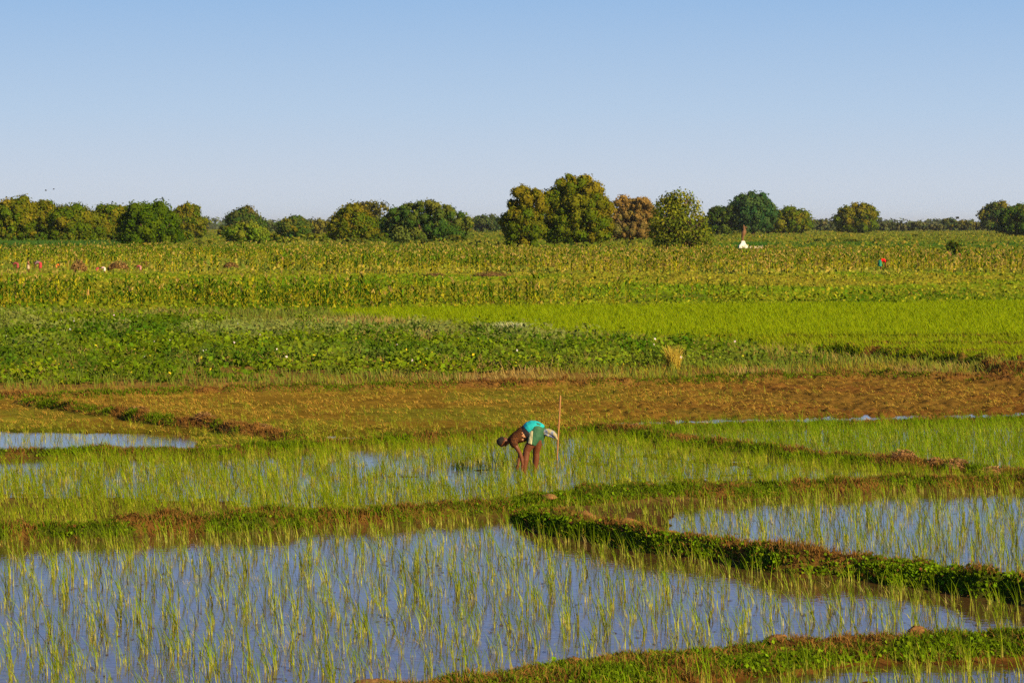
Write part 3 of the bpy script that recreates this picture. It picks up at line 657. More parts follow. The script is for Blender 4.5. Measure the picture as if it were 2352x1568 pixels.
def tree(px0, px1, top, base, label, c0=GR, c1=OR, mix=.3, skirt=.08, trunk=True, airy=0, name='mango_tree', cat_='tree', lump=.17, nl=95, lobes=None, seed=None, dens=1.0, group=None):
    if seed is None: seed = int(px0 + 3 * top)
    rg = np.random.default_rng(abs(seed) + 5)
    s = sc(base); x, y = world((px0 + px1) / 2, base); x, y = float(x), float(y)
    W = (px1 - px0) / s * (1.1 if name != 'bush' else 1); Hh = (base - top) / s
    root = empty(name, (x, y, 0)); tag(root, label, cat_, group)
    if lobes is None:
        lobes = [(0, .48, .78, .44)] + [(rg.uniform(-.62, .62), rg.uniform(.3, .72), rg.uniform(.30, .46), rg.uniform(.18, .28)) for _ in range(5)]
    # lobes: (x centre -1..1 of half width, z centre 0..1 of height, rx fraction of half width, rz fraction of height)
    cs = []; rs = []; ccol = []
    tot = sum(l[2] * l[3] for l in lobes)
    for lx, lz, rx, rz in lobes:
        k = max(5, int(1.6 * nl * rx * rz / tot)); d = ico(k * 2)[rg.permutation(k * 2)][:int(k * 1.25)] + rg.normal(0, .1, (int(k * 1.25), 3)); d /= np.linalg.norm(d, axis=1)[:, None]
        rad = W * .5 * rx; rl = lump * .82 * min(W, Hh * 1.3) * rg.uniform(.4, 1.3, len(d)) * (.6 + .5 * min(rx, 1))
        ph = np.hypot(d[:, 0], d[:, 1]); pw = np.where(d[:, 2] < 0, 4.0, 2.3); d = d / ((ph ** pw + np.abs(d[:, 2]) ** pw) ** (1 / pw))[:, None]
        off = rg.uniform(-.15, .95, len(d)) * rl; c = np.stack([lx * W * .5 + d[:, 0] * (rad - off), d[:, 1] * (rad - off) * .9, lz * Hh + d[:, 2] * (rz * Hh - off)], -1)
        kk = c[:, 2] > skirt * Hh + rl * .5; c[~kk, 2] = skirt * Hh + rl[~kk] * .7
        cs.append(c); rs.append(rl)
        cs.append(np.array([[lx * W * .5, 0, lz * Hh]])); rs.append(np.array([min(rad, rz * Hh) * .58]))
        kq = 9; dq = ico(kq * 2)[:kq] + rg.normal(0, .3, (kq, 3)); dq /= np.linalg.norm(dq, axis=1)[:, None]; cs.append(np.stack([lx * W * .5 + dq[:, 0] * rad * .93, dq[:, 1] * rad * .85, np.maximum(lz * Hh + dq[:, 2] * rz * Hh * .93, skirt * Hh + .1)], -1)); rs.append(rg.uniform(.035, .07, kq) * min(W, Hh * 1.3))
    cs = np.concatenate(cs); rs = np.concatenate(rs)
    kb = rs > .06 * min(W, Hh * 1.3); x0, x1, z1 = (cs[:, 0] - rs * .93)[kb].min(), (cs[:, 0] + rs * .93)[kb].max(), (cs[:, 2] + rs * .9)[kb].max()
    kx = W / (x1 - x0); kz = Hh / z1; cs = (cs - np.array([(x0 + x1) / 2, 0, 0])) * np.array([kx, kx, kz]); rs = rs * (kx + kz) / 2
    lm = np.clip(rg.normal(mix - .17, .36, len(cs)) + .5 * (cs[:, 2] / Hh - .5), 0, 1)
    ls = float(np.clip(y * .00085, .3, 1.8)) * (1.15 if airy else 1)
    Ps, Ns, Cs, Sz = [], [], [], []
    for c, r, m in zip(cs, rs, lm):
        n = int(np.clip(11 * (r / ls) ** 2 * dens * (.55 if airy else 1), 12, 900)); d = ico(n) + rg.normal(0, .12, (n, 3)); d /= np.linalg.norm(d, axis=1)[:, None]
        rr = r * (1 + rg.normal(0, .11 + .12 * airy, n) + .8 * (fbm(d[:, 0] * 2.4 + c[0], d[:, 2] * 2.4 + d[:, 1] * 2 + c[2], 3) - .5))
        p = c + d * rr[:, None] * np.array([1.05, 1.05, .92])
        k = p[:, 2] > skirt * Hh * .6
        p, d2 = p[k], d[k]; n = len(p)
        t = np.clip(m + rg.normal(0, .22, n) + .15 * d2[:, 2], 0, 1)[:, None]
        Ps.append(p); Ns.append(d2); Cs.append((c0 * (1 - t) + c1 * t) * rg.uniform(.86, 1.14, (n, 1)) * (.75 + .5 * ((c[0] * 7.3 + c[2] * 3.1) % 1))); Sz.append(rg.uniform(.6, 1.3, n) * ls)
    parts = [leaves(np.concatenate(Ps), np.concatenate(Sz), np.concatenate(Ns), np.concatenate(Cs), .45, .8)]
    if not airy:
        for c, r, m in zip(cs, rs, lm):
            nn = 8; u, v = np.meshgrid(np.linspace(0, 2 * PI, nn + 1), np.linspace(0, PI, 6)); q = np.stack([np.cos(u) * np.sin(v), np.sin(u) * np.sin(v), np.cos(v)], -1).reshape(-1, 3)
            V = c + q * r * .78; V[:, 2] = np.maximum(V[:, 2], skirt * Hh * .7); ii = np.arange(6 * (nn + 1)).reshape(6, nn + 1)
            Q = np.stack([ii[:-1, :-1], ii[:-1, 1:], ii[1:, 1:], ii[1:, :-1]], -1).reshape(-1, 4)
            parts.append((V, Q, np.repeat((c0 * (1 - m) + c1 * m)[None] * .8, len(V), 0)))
    V, Q, Cc = cat(parts); link('crown', npmesh('crown', V, Q, np.clip(Cc, 0, 1)), M_tree, root)
    if trunk:
        tr = W * .028 + .12; tp = []
        tp.append(tube_np([(0, 0, -.5), (0, 0, .02 * Hh), (.1 * tr, 0, .12 * Hh), (rg.uniform(-1, 1) * tr, 0, .3 * Hh), (0, 0, .6 * Hh)], [tr * 1.6, tr * 1.2, tr, tr * .8, tr * .3]))
        for a in np.linspace(0, 2 * PI, 6)[:-1] + rg.uniform(0, 1):
            k = rg.uniform(.25, .38); tp.append(tube_np([(0, 0, .1 * Hh), (math.cos(a) * W * .12, math.sin(a) * W * .12, .22 * Hh), (math.cos(a) * W * k, math.sin(a) * W * k, .5 * Hh)], [tr * .7, tr * .5, tr * .2], 6))
        if airy:
            for c in cs[::2]: tp.append(tube_np([(0, 0, .25 * Hh), tuple(c * np.array([.5, .5, .75])), tuple(c)], [tr * .45, tr * .25, tr * .1], 5))
        V, Q, Cc = cat(tp); link('trunk', npmesh('trunk', V, Q, None, True), M_bark, root)
    return root
g_ = 'mango trees beyond the maize'
tree(-120, 12, 452, 562, 'partly cropped green tree at the left edge of the picture', mix=.25)
tree(-30, 84, 446, 563, 'tall olive tree second from the left edge', mix=.38, lobes=[(-.1,.5,.9,.46),(.35,.7,.6,.3)], seed=3)
tree(62, 138, 458, 562, 'rounded olive tree between the left edge tree and the brown-topped tree', mix=.35, lobes=[(0,.5,.95,.48)])
tree(112, 236, 465, 563, 'brown-topped green tree left of the deep green dome', mix=.3, lobes=[(-.1,.55,.8,.42),(.3,.35,.65,.33)])
tree(204, 306, 467, 560, 'brownish tree half hidden behind the deep green dome', mix=.55, lobes=[(0,.55,.9,.44)])
tree(272, 418, 458, 571, 'large deep green domed tree in the left group', c0=np.array([.045,.095,.004]), c1=np.array([.11,.155,.006]), mix=.35, nl=80, lobes=[(-.1,.5,.8,.48),(.55,.36,.45,.34),(-.55,.5,.42,.36)])
tree(392, 476, 463, 552, 'olive brown tree ending the left group on its right', mix=.5, lobes=[(0,.72,.62,.27),(-.25,.4,.75,.38),(.3,.4,.7,.36)])
tree(520, 610, 470, 546, 'dark green pointed tree standing alone behind a bright green bush', c0=DK * 1.2, c1=np.array([.13,.11,.03]), mix=.25, lobes=[(0,.75,.5,.25),(.05,.42,.95,.4)])
tree(500, 540, 517, 548, 'small dark shaded tree at the left foot of the pointed tree', c0=DK, mix=.08, nl=20)
tree(520, 614, 507, 564, 'bright yellow-green bushy tree in front of the pointed tree', c0=np.array([.10,.18,.012]), c1=np.array([.20,.22,.02]), mix=.4, skirt=.02)
tree(606, 642, 509, 536, 'distant grey-green tree right of the pointed tree', c0=np.array([.06,.10,.03]), c1=np.array([.1,.11,.04]), nl=20)
tree(638, 714, 494, 550, 'wide olive tree behind the banana plants', c0=np.array([.06,.115,.022]), mix=.3, lobes=[(-.05,.6,.9,.38)])
tree(650, 706, 516, 556, 'small dark green tree just behind the banana plants', c0=np.array([.045,.11,.015]), mix=.1, nl=26, skirt=.02)
tree(708, 764, 501, 541, 'brownish rounded tree right of the banana plants', c0=np.array([.09,.115,.03]), mix=.5, nl=26)
tree(750, 790, 496, 552, 'low brown tree at the left of the orange-tinged tree', mix=.5, nl=24)
tree(757, 866, 466, 560, 'orange-tinged rounded tree left of the broad dome', mix=.5, lobes=[(0,.62,.72,.36),(-.3,.35,.65,.3),(.35,.38,.6,.32)])
tree(808, 890, 460, 549, 'flat-topped umbrella tree rising behind the orange-tinged tree', c0=np.array([.07,.09,.03]), mix=.35, skirt=.3, lobes=[(.4,.82,.62,.16),(-.35,.86,.5,.12),(.2,.6,.4,.12)], airy=.6, nl=26)
tree(846, 905, 500, 553, 'dark shaded tree filling the gap beside the broad dome', c0=DK, c1=GR, mix=.2, nl=24, skirt=.02)
tree(880, 1077, 457, 559, 'broad dark green dome-shaped tree left of the picture centre', c0=np.array([.042,.10,.014]), c1=np.array([.15,.16,.025]), mix=.38, nl=90, lump=.13, lobes=[(0,.52,.82,.46),(-.5,.4,.5,.36),(.55,.38,.48,.34)])
tree(1056, 1087, 503, 540, 'small olive tree touching the right side of the broad dome', mix=.35, nl=18)
tree(895, 950, 520, 570, 'pale green bush in front of the broad dome', c0=np.array([.10,.15,.03]), c1=np.array([.16,.19,.04]), mix=.4, name='bush', cat_='bush', trunk=False, skirt=0, airy=.3, nl=24)
tree(1083, 1154, 491, 536, 'distant dark green tree in the gap left of the tallest tree', c0=np.array([.045,.085,.025]), c1=np.array([.1,.12,.03]), mix=.3, nl=40)
tree(1150, 1256, 423, 574, 'tall olive brown tree joined to the left of the tallest tree', mix=.72, nl=70, lump=.15, lobes=[(.1,.72,.82,.27),(-.1,.45,.85,.25),(-.1,.22,.65,.2)], skirt=.05)
tree(1232, 1404, 397, 572, 'tallest and biggest tree, green with orange shoots, right of centre', c0=np.array([.075,.135,.006]), mix=.66, nl=130, lump=.115, lobes=[(0,.62,.74,.37),(.6,.44,.40,.30),(-.35,.45,.6,.35),(-.3,.26,.38,.18),(.3,.3,.6,.22)], skirt=.10)
tree(1376, 1520, 446, 556, 'pinkish brown flowering tree right of the tallest tree', c0=np.array([.10,.115,.03]), c1=PK, mix=1.0, nl=70, lump=.12, lobes=[(.02,.89,.60,.10),(-.5,.56,.42,.25),(.42,.54,.48,.27),(0,.56,.4,.2),(-.1,.27,.85,.20)], skirt=.08)
tree(1492, 1634, 435, 577, 'feathery yellow-green tree with open twigs right of the pinkish tree', c0=np.array([.10,.15,.013]), c1=np.array([.24,.23,.018]), mix=.42, airy=.8, nl=95, lump=.11, name='acacia_tree', lobes=[(.05,.78,.55,.2),(-.3,.72,.42,.2),(.0,.45,.88,.32),(.15,.2,.95,.2)], skirt=.01, dens=1.5)
tree(1625, 1702, 470, 545, 'dark shaded tree left of the tall blue-green tree', c0=DK * .9, c1=np.array([.10,.13,.02]), mix=.22, nl=40)
tree(1675, 1784, 438, 545, 'tall blue-green domed tree behind the statue', c0=np.array([.03,.088,.026]), c1=np.array([.09,.13,.03]), mix=.22, nl=70, lump=.14, lobes=[(0,.66,.88,.32),(-.1,.4,.7,.26)], skirt=.12)
tree(1748, 1862, 472, 541, 'low rounded tree with an orange crown right of the statue', mix=.42, nl=56, lobes=[(.1,.55,.88,.42),(-.4,.5,.5,.34)])
tree(1856, 1920, 503, 534, 'small distant grey-green tree between the orange-crowned and the lone tree', c0=np.array([.07,.10,.035]), c1=np.array([.14,.13,.05]), nl=26)
tree(1918, 2016, 464, 539, 'lone olive tree at the right, split into two lobes', mix=.4, nl=56, lobes=[(-.35,.48,.62,.36),(.35,.68,.6,.31),(.3,.35,.6,.28)])
for a, b, t, lb in ((2012,2060,509,'leftmost low tree of the distant row at the right'), (2050,2092,512,'second low tree of the distant row at the right'), (2084,2128,508,'third and tallest tree of the low distant row'), (2118,2170,514,'long low tree ending the distant row')):
    tree(a, b, t, 534, lb, c0=np.array([.065,.095,.035]), c1=np.array([.14,.13,.05]), mix=.3, nl=20)
tree(2166, 2200, 499, 533, 'upright dark distant tree standing above the low row', c0=np.array([.045,.085,.035]), mix=.1, nl=18)
tree(2192, 2236, 505, 533, 'twin-topped distant tree right of the upright one', c0=np.array([.065,.095,.035]), mix=.2, nl=20)
tree(2228, 2264, 508, 533, 'pale distant tree beside the dark pair at the right edge', c0=np.array([.11,.13,.05]), mix=.3, nl=18)
tree(2248, 2325, 460, 535, 'dark tree with a brown crown, left of the pair at the right edge', c0=DK * 1.15, mix=.28, nl=46)
tree(2292, 2420, 466, 545, 'dark green tree cut by the right edge of the picture', c0=DK * 1.25, mix=.14, nl=60)
tree(2430, 2560, 470, 545, 'green tree just beyond the right edge', mix=.2, nl=40)
tree(2174, 2206, 552, 588, 'dark green bush standing in the field at the right', c0=DK * 1.2, mix=.1, name='bush', cat_='bush', trunk=False, skirt=0, nl=20)
tree(20, 68, 562, 588, 'round green bush at the left edge of the maize', c0=np.array([.045,.105,.018]), mix=.08, name='bush', cat_='bush', trunk=False, skirt=0, nl=20)
for i, (a, b, t, bs) in enumerate(((1868,1896,548,560),(1935,1975,548,562),(2008,2034,546,558),(2090,2112,538,548),(1440,1470,552,566),(1020,1060,540,560),(780,840,546,568),(960,1000,548,566),(1085,1100,538,546),(440,470,552,568),(330,350,572,580))):
    tree(a, b, t, bs, ['low dark bush left of the lone olive tree','wide low bush below the lone olive tree','small bush right of the lone olive tree','tiny bush in the far field at the right','bush below the pinkish tree','low bush right of the pale bush','wide bush below the orange-tinged tree','low bush below the broad dome','tiny bush below the distant dark tree','bush below the end of the left tree group','tiny bush in front of the deep green dome'][i],
         c0=np.array([.07,.12,.022]), mix=.2, name='bush', cat_='bush', trunk=False, skirt=0, nl=14)
for i, (a, b, t, bs) in enumerate(((-20,40,534,564),(52,110,530,564),(128,170,536,564),(196,246,528,562),(238,290,534,562),(404,446,530,560),(600,650,536,560),(850,900,534,562),(700,760,536,558))):
    tree(a, b, t, bs, 'leafy undergrowth at the foot of the left-hand and middle trees', c0=np.array([.06,.12,.008]), mix=.2, name='bush', cat_='bush', trunk=False, skirt=0, nl=22, group='undergrowth at the foot of the trees')
# hedge-like strip of green cane at the left, and the far-off wood
def cane(px0, px1, y0, y1, hgt, col, name, label, cat_, n):
    px = R.uniform(px0, px1, n); py = R.uniform(y0, y1, n); X, Y = world(px, py)
    P = np.stack([X, Y, np.zeros(n)], -1); h = hgt * R.uniform(.7, 1.1, n)
    return stuff(name, label, cat_, [blades(P, h, R.normal(0, .25, (n, 2)), R.uniform(.15, .3, n), jit(col, n, .35), jit(np.array(col) * 1.3, n, .35), .1, 2)], M_maize)
cane(-60, 275, 567, 573, 1.6, (.05,.115,.018), 'cane_strip', 'even dark green strip of tall cane in front of the left trees', 'cane', 9000)
cane(1640, 2420, 562, 572, .9, (.045,.12,.014), 'green_strip', 'dark green strip of crop behind the maize at the right', 'crop', 9000)
def farwood():
    parts = []
    for k in range(420):
        X = R.uniform(-900, 900); Y = R.uniform(2500, 3400); r = R.uniform(5, 11); n = 60
        d = ico(n) + R.normal(0, .2, (n, 3)); p = np.array([X, Y, r * .45]) + d * r * np.array([1.3, 1, .62]); p[:, 2] = np.maximum(p[:, 2], 0)
        parts.append(leaves(p, R.uniform(3, 5.5, n), d, jit(np.array([.075,.10,.045]) * R.uniform(.7, 1.3), n, .3), .5, .9))
    stuff('far_wood', 'thin dark line of distant bushes along the horizon', 'wood', parts, M_tree)
farwood()
# banana plants
def banana(px, base, hpx, label):
    x, y = world(px, base); s = sc(base); h = hpx / s; n = 9
    root = empty('banana_plant', (float(x), float(y), 0)); tag(root, label, 'banana plant', 'banana plants before the left trees')
    V, Q, _ = tube_np([(0, 0, -.2), (0, 0, h * .3), (.05, 0, h * .5)], [.18, .15, .1]); link('stem', npmesh('stem', V, Q, None, True), M_stem, root)
    a = R.uniform(0, 2 * PI, n); P = np.zeros((n, 3)); P[:, 2] = h * .42; L = R.uniform(.8, 1.3, n) * h * .6
    V, Q, Cc = blades(P, L * R.uniform(.7, 1.1, n), np.stack([np.cos(a), np.sin(a)], -1) * L[:, None] * .8, np.full(n, .65), jit((.16,.24,.02), n), jit((.30,.32,.03), n), R.uniform(.4, .9), 4, ang=a + PI / 2 + R.uniform(-.4, .4, n), wtip=.5)
    link('leaves', npmesh('leaves', V, Q, Cc), M_maize, root)
M_stem = plain('banana_stem', (.20,.22,.05), .7)
for i, (a, b, h_) in enumerate(((648,568,24),(664,569,28),(682,570,34),(700,569,42),(718,568,38),(736,567,28),(482,570,26),(556,566,16),(752,566,18))):
    banana(a, b, h_, ['short banana plant leftmost of the main clump','second banana plant from the left in the main clump','banana plant with pale leaves in the middle of the clump','tallest banana plant of the clump','banana plant just right of the tallest one','rightmost banana plant of the main clump','lone banana plant right of the deep green dome','low banana plant under the bright yellow-green tree','small banana plant beside the orange-tinged tree'][i])

# ------------------------------------------------------------------ tomb and statue
M_white = plain('whitewash', (.78, .76, .72), .8, .08, 4, .4); M_statue = plain('weathered_wood', (.17, .085, .04), .85, .45, 4, 1); M_oldwall = plain('stained_wall', (.46, .38, .27), .9, .3, 3, .6)
def boxes(lst, bev=.02):
    import bmesh
    bm = bmesh.new()
    for (cx, cy, cz, sx, sy, sz, tp) in lst:
        r = bmesh.ops.create_cube(bm, size=1)
        for v in r['verts']:
            k = tp if v.co.z > 0 else 1
            v.co = Vector((cx + v.co.x * sx * k, cy + v.co.y * sy * k, cz + v.co.z * sz))
    bmesh.ops.bevel(bm, geom=list(bm.edges), offset=bev, segments=2, affect='EDGES')
    me = bpy.data.meshes.new('m'); bm.to_mesh(me); bm.free(); return me
tx, ty = world(1707, 572); tx, ty = float(tx), float(ty); q = 1 / sc(572)
tomb = empty('tomb', (tx, ty, 0)); tag(tomb, 'whitewashed stepped tomb with a low stained wall running right', 'tomb')
link('plinth', boxes([(0, 0, .35, 20 * q, 1.5, .9, .98), (-.02, 0, .98, 15 * q, 1.2, .36, .72), (-.02, 0, 1.36, 9.5 * q, .8, .42, .82)], .05), M_white, tomb)
link('low_wall', boxes([(27 * q, 0, .22, 33 * q, 1.3, .6, 1), (27 * q, 0, .55, 34 * q, 1.4, .06, 1), (43.5 * q, 0, .33, 1.5 * q, 1.45, .8, 1)], .03), M_oldwall, tomb)
st = empty('statue', (tx, ty, 1.57)); tag(st, 'tall brown twisted wooden statue standing on the white tomb', 'statue')
V1 = cat([tube_np([(-.12, 0, -.05), (-.12, 0, .5), (-.08, 0, .9), (0, 0, 1.3), (.12, 0, 1.75), (.2, 0, 2.1), (.1, 0, 2.5), (.12, 0, 2.85), (.05, 0, 3.1)], [.22, .2, .26, .42, .40, .24, .16, .15, .06], 10),
          tube_np([(.1, 0, 2.55), (.3, 0, 2.62), (.62, 0, 2.6), (.8, 0, 2.5)], [.12, .13, .08, .03], 8), tube_np([(.3, 0, 1.4), (.5, 0, 1.75), (.42, 0, 2.25), (.3, 0, 2.5)], [.12, .12, .09, .05], 8),
          tube_np([(-.2, 0, 1.2), (-.34, 0, .9), (-.3, 0, .5)], [.1, .1, .05], 8)])
link('figure', npmesh('figure', V1[0], V1[1], None, True), M_statue, st)

# ------------------------------------------------------------------ people
def solid(parts, vox, name, m, parent, smooth=6):
    """tubes joined into one closed skin"""
    Vs, Fs = [], []; o = 0
    for pts, rad in parts:
        pts = [np.array(p, float) for p in pts]
        n = 14; V, Q, _ = tube_np(pts, rad, n); k = len(V)
        Vs.append(V); Fs += [tuple(int(a) + o for a in q) for q in Q]
        Fs.append(tuple(o + a for a in range(n))[::-1]); Fs.append(tuple(o + k - n + a for a in range(n))); o += k
    me = bpy.data.meshes.new(name); me.from_pydata(np.concatenate(Vs).tolist(), [], Fs); me.update()
    ob = bpy.data.objects.new('tmp', me); C.objects.link(ob)
    md = ob.modifiers.new('r', 'REMESH'); md.mode = 'VOXEL'; md.voxel_size = vox
    sm = ob.modifiers.new('s', 'SMOOTH'); sm.iterations = smooth; sm.factor = .5
    dg = bpy.context.evaluated_depsgraph_get(); dg.update(); nm = bpy.data.meshes.new_from_object(ob.evaluated_get(dg)); nm.name = name
    bpy.data.objects.remove(ob); nm.polygons.foreach_set('use_smooth', np.ones(len(nm.polygons), bool))
    return link(name, nm, m, parent)
def ball(c, r, k=1.0):
    """a rounded blob as a short tube"""
    c = np.array(c, float); rr = np.array(r, float) if np.ndim(r) else np.array([r] * 3)
    ts = np.linspace(-.98, .98, 9)
    return ([c + np.array([0, 0, t * rr[2]]) for t in ts], [(rr[0] * math.sqrt(1 - t * t), rr[1] * math.sqrt(1 - t * t)) for t in ts])
M_skin = plain('dark_skin', (.135, .045, .018), .5, .15, 20, .1, .25); M_hair = plain('black_hair', (.016, .011, .009), .8, .4, 90, .6)
def cloth(name, col, var=.12, scale=9): return plain(name, col, .8, var, scale, .4, .2)
fx, fy = world(1204, 1090); fx, fy = float(fx), float(fy)
def U(u, v, y=0): return ((u - 765) * .0012, y, (1370 - v) * .0012 - y * .096)
per = empty('person', (fx, fy, 0)); tag(per, 'farmer bending double in the paddy in brown top, turquoise waist cloth and green shorts', 'person')
def fingers(wr, dirv, side, parts, spread=.011):
    """palm, four curled fingers and a thumb hanging from a wrist"""
    w = np.array(wr, float); d = np.array(dirv, float); d /= np.linalg.norm(d); sd = np.array(side, float); sd /= np.linalg.norm(sd); nn = np.cross(d, sd)
    parts.append(([w - d * .01, w + d * .03, w + d * .085], [(.024, .022), (.034, .016), (.036, .014)]))
    for i, L in enumerate((.062, .075, .07, .055)):
        b = w + d * .08 + sd * (i - 1.5) * .019; k1 = b + d * L * .45 + sd * (i - 1.5) * .004; k2 = k1 + (d * .8 + nn * .5) * L * .32; k3 = k2 + (d * .45 + nn * .8) * L * .25
        parts.append(([b, k1, k2, k3], [.0095, .009, .008, .006]))
    b = w + d * .025 - sd * .03; parts.append(([b, b + (d * .6 - sd * .7) * .03, b + (d * .9 - sd * .5 + nn * .4) * .058], [.012, .010, .007]))
Y0 = .15
pelvis = U(990, 665, Y0)
bp_ = [([U(1010,690,Y0), U(940,640,Y0), U(850,680,Y0), U(760,720,Y0), U(680,765,Y0), U(590,810,Y0), U(545,832,Y0)], [(.085,.11),(.095,.13),(.095,.12),(.10,.13),(.105,.15),(.09,.15),(.05,.09)]),
       ([U(560,830,Y0), U(510,835,Y0), U(470,840,Y0)], [(.06,.06),(.052,.055),(.055,.055)]),
       # legs
       ([U(985,700,.06), U(930,790,.05), U(865,890,.04), U(806,985,.03)], [.09,.098,.088,.070]), ([U(808,975,.03), U(795,1060,.02), U(785,1140,.01), U(772,1260,0), U(766,1335,0), U(766,1400,0)], [.068,.064,.064,.046,.037,.038]),
       ([U(1010,700,.25), U(990,820,.27), U(970,920,.29), U(952,1010,.31)], [.08,.09,.082,.066]), ([U(952,1000,.31), U(955,1080,.32), U(950,1150,.33), U(935,1260,.33), U(932,1330,.33), U(932,1400,.33)], [.064,.062,.060,.044,.036,.036]),
       ([U(775,1385,0), U(720,1392,-.01), U(650,1398,-.02)], [(.035,.04),(.03,.045),(.02,.04)]), ([U(940,1385,.33), U(880,1392,.34), U(815,1398,.35)], [(.035,.04),(.03,.045),(.02,.04)]),
       # arms
       ([U(590,835,.02), U(600,870,-.03), U(650,950,-.04), U(697,1030,-.03)], [.055,.052,.044,.036]), ([U(694,1022,-.03), U(712,1080,-.03), U(728,1150,-.03), U(738,1210,-.03)], [.037,.036,.029,.021]),
       ([U(590,840,.28), U(610,880,.33), U(660,960,.34), U(700,1030,.33)], [.055,.05,.043,.035]), ([U(698,1022,.33), U(690,1090,.31), U(678,1160,.29), U(668,1215,.27)], [.036,.035,.028,.021])]
fingers(U(738,1212,-.03), (-.05, .1, -1), (.3, 1, 0), bp_); fingers(U(668,1217,.27), (-.25, -.1, -1), (.3, -1, 0), bp_)
# head: crown to the left, face turned down to the water
hc = np.array(U(430, 850, Y0)); ax = np.array([-.80, 0, -.35]); ax /= np.linalg.norm(ax); fr = np.array([.35, 0, -.80]); fr /= np.linalg.norm(fr)
bp_.append(([hc - ax * .085, hc - ax * .055, hc - ax * .01, hc + ax * .04, hc + ax * .08, hc + ax * .10], [(.05,.05),(.07,.066),(.085,.074),(.088,.076),(.065,.058),(.03,.03)]))
bp_.append(([hc - ax * .07 + fr * .03, hc - ax * .075 + fr * .075], [(.04,.038),(.026,.024)]))          # jaw and chin
bp_.append(([hc - ax * .005 + fr * .075, hc - ax * .03 + fr * .103], [.010, .016]))                       # nose
bp_.append(([hc - ax * .05 + fr * .080 + np.array([0, -.02, 0]), hc - ax * .05 + fr * .084 + np.array([0, .02, 0])], [.009, .009]))  # lips
for sgn in (-1, 1): bp_.append(([hc - ax * .02 + np.array([0, sgn * .07, 0]), hc - ax * .015 - fr * .01 + np.array([0, sgn * .088, 0])], [(.026,.014), (.028,.012)]))  # ears
body = solid(bp_, .0065, 'body', M_skin, per, 4)
M_eye = plain('eye_white', (.7, .65, .6), .3, .05)
for sgn in (-1, 1):
    solid([ball(hc + ax * .012 + fr * .078 + np.array([0, sgn * .03, 0]), .011)], .003, 'eye', M_eye, body, 1)
def hairpts():
    return [([hc - ax * .05 - fr * .03, hc - ax * .0 - fr * .022, hc + ax * .045 - fr * .012, hc + ax * .088 - fr * .004, hc + ax * .115], [(.068,.070),(.082,.080),(.088,.084),(.068,.064),(.02,.02)])]
hair = solid(hairpts(), .008, 'hair', M_hair, body, 2)
def shirtmat():
    m, nt, b = mat('net_pattern_shirt'); L = nt.links.new; tc = N(nt, 'ShaderNodeTexCoord')
    v = N(nt, 'ShaderNodeTexVoronoi', feature='DISTANCE_TO_EDGE', i_Scale=42.0); L(tc.outputs['Object'], v.inputs['Vector'])
    r = N(nt, 'ShaderNodeValToRGB'); r.color_ramp.elements[0].position = .04; r.color_ramp.elements[1].position = .26; r.color_ramp.elements[0].color = (.035, .018, .012, 1); r.color_ramp.elements[1].color = (.15, .055, .018, 1); L(v.outputs[0], r.inputs[0])
    # flowered panel at the waist side
    v2 = N(nt, 'ShaderNodeTexVoronoi', i_Scale=22.0); L(tc.outputs['Object'], v2.inputs['Vector'])
    r2 = N(nt, 'ShaderNodeValToRGB'); r2.color_ramp.interpolation = 'CONSTANT'; e = r2.color_ramp.elements; e[0].color = (.6, .42, .22, 1); e[1].position = .3; e[1].color = (.38, .14, .07, 1); k = e.new(.5); k.color = (.02, .015, .012, 1); L(v2.outputs['Distance'], r2.inputs[0])
    sx = N(nt, 'ShaderNodeSeparateXYZ'); L(tc.outputs['Object'], sx.inputs[0])
    g1 = N(nt, 'ShaderNodeMath', operation='GREATER_THAN', i_1=-.045); L(sx.outputs['X'], g1.inputs[0])
    mx = N(nt, 'ShaderNodeMixRGB'); L(g1.outputs[0], mx.inputs[0]); L(r.outputs[0], mx.inputs[1]); L(r2.outputs[0], mx.inputs[2]); L(mx.outputs[0], b.inputs['Base Color']); b.inputs['Roughness'].default_value = 1; b.inputs['Specular IOR Level'].default_value = 0
    return m
shirt = solid([([U(775,722,Y0), U(730,738,Y0), U(680,768,Y0), U(620,795,Y0), U(560,826,Y0), U(528,842,Y0)], [(.150,.165),(.142,.165),(.128,.168),(.112,.165),(.085,.125),(.06,.075)]),
       ([U(600,830,.02), U(596,862,-.03), U(612,895,-.04), U(628,918,-.04)], [.085,.078,.07,.066]), ([U(600,835,.28), U(600,870,.33), U(618,900,.34), U(632,922,.34)], [.085,.078,.07,.064])], .009, 'shirt', shirtmat(), per, 3)
solid([([U(835,690,Y0), U(800,705,Y0), U(762,728,Y0)], [(.150,.168),(.156,.172),(.140,.166)])], .009, 'undershirt', cloth('black_cloth', (.02, .014, .018)), per, 3)
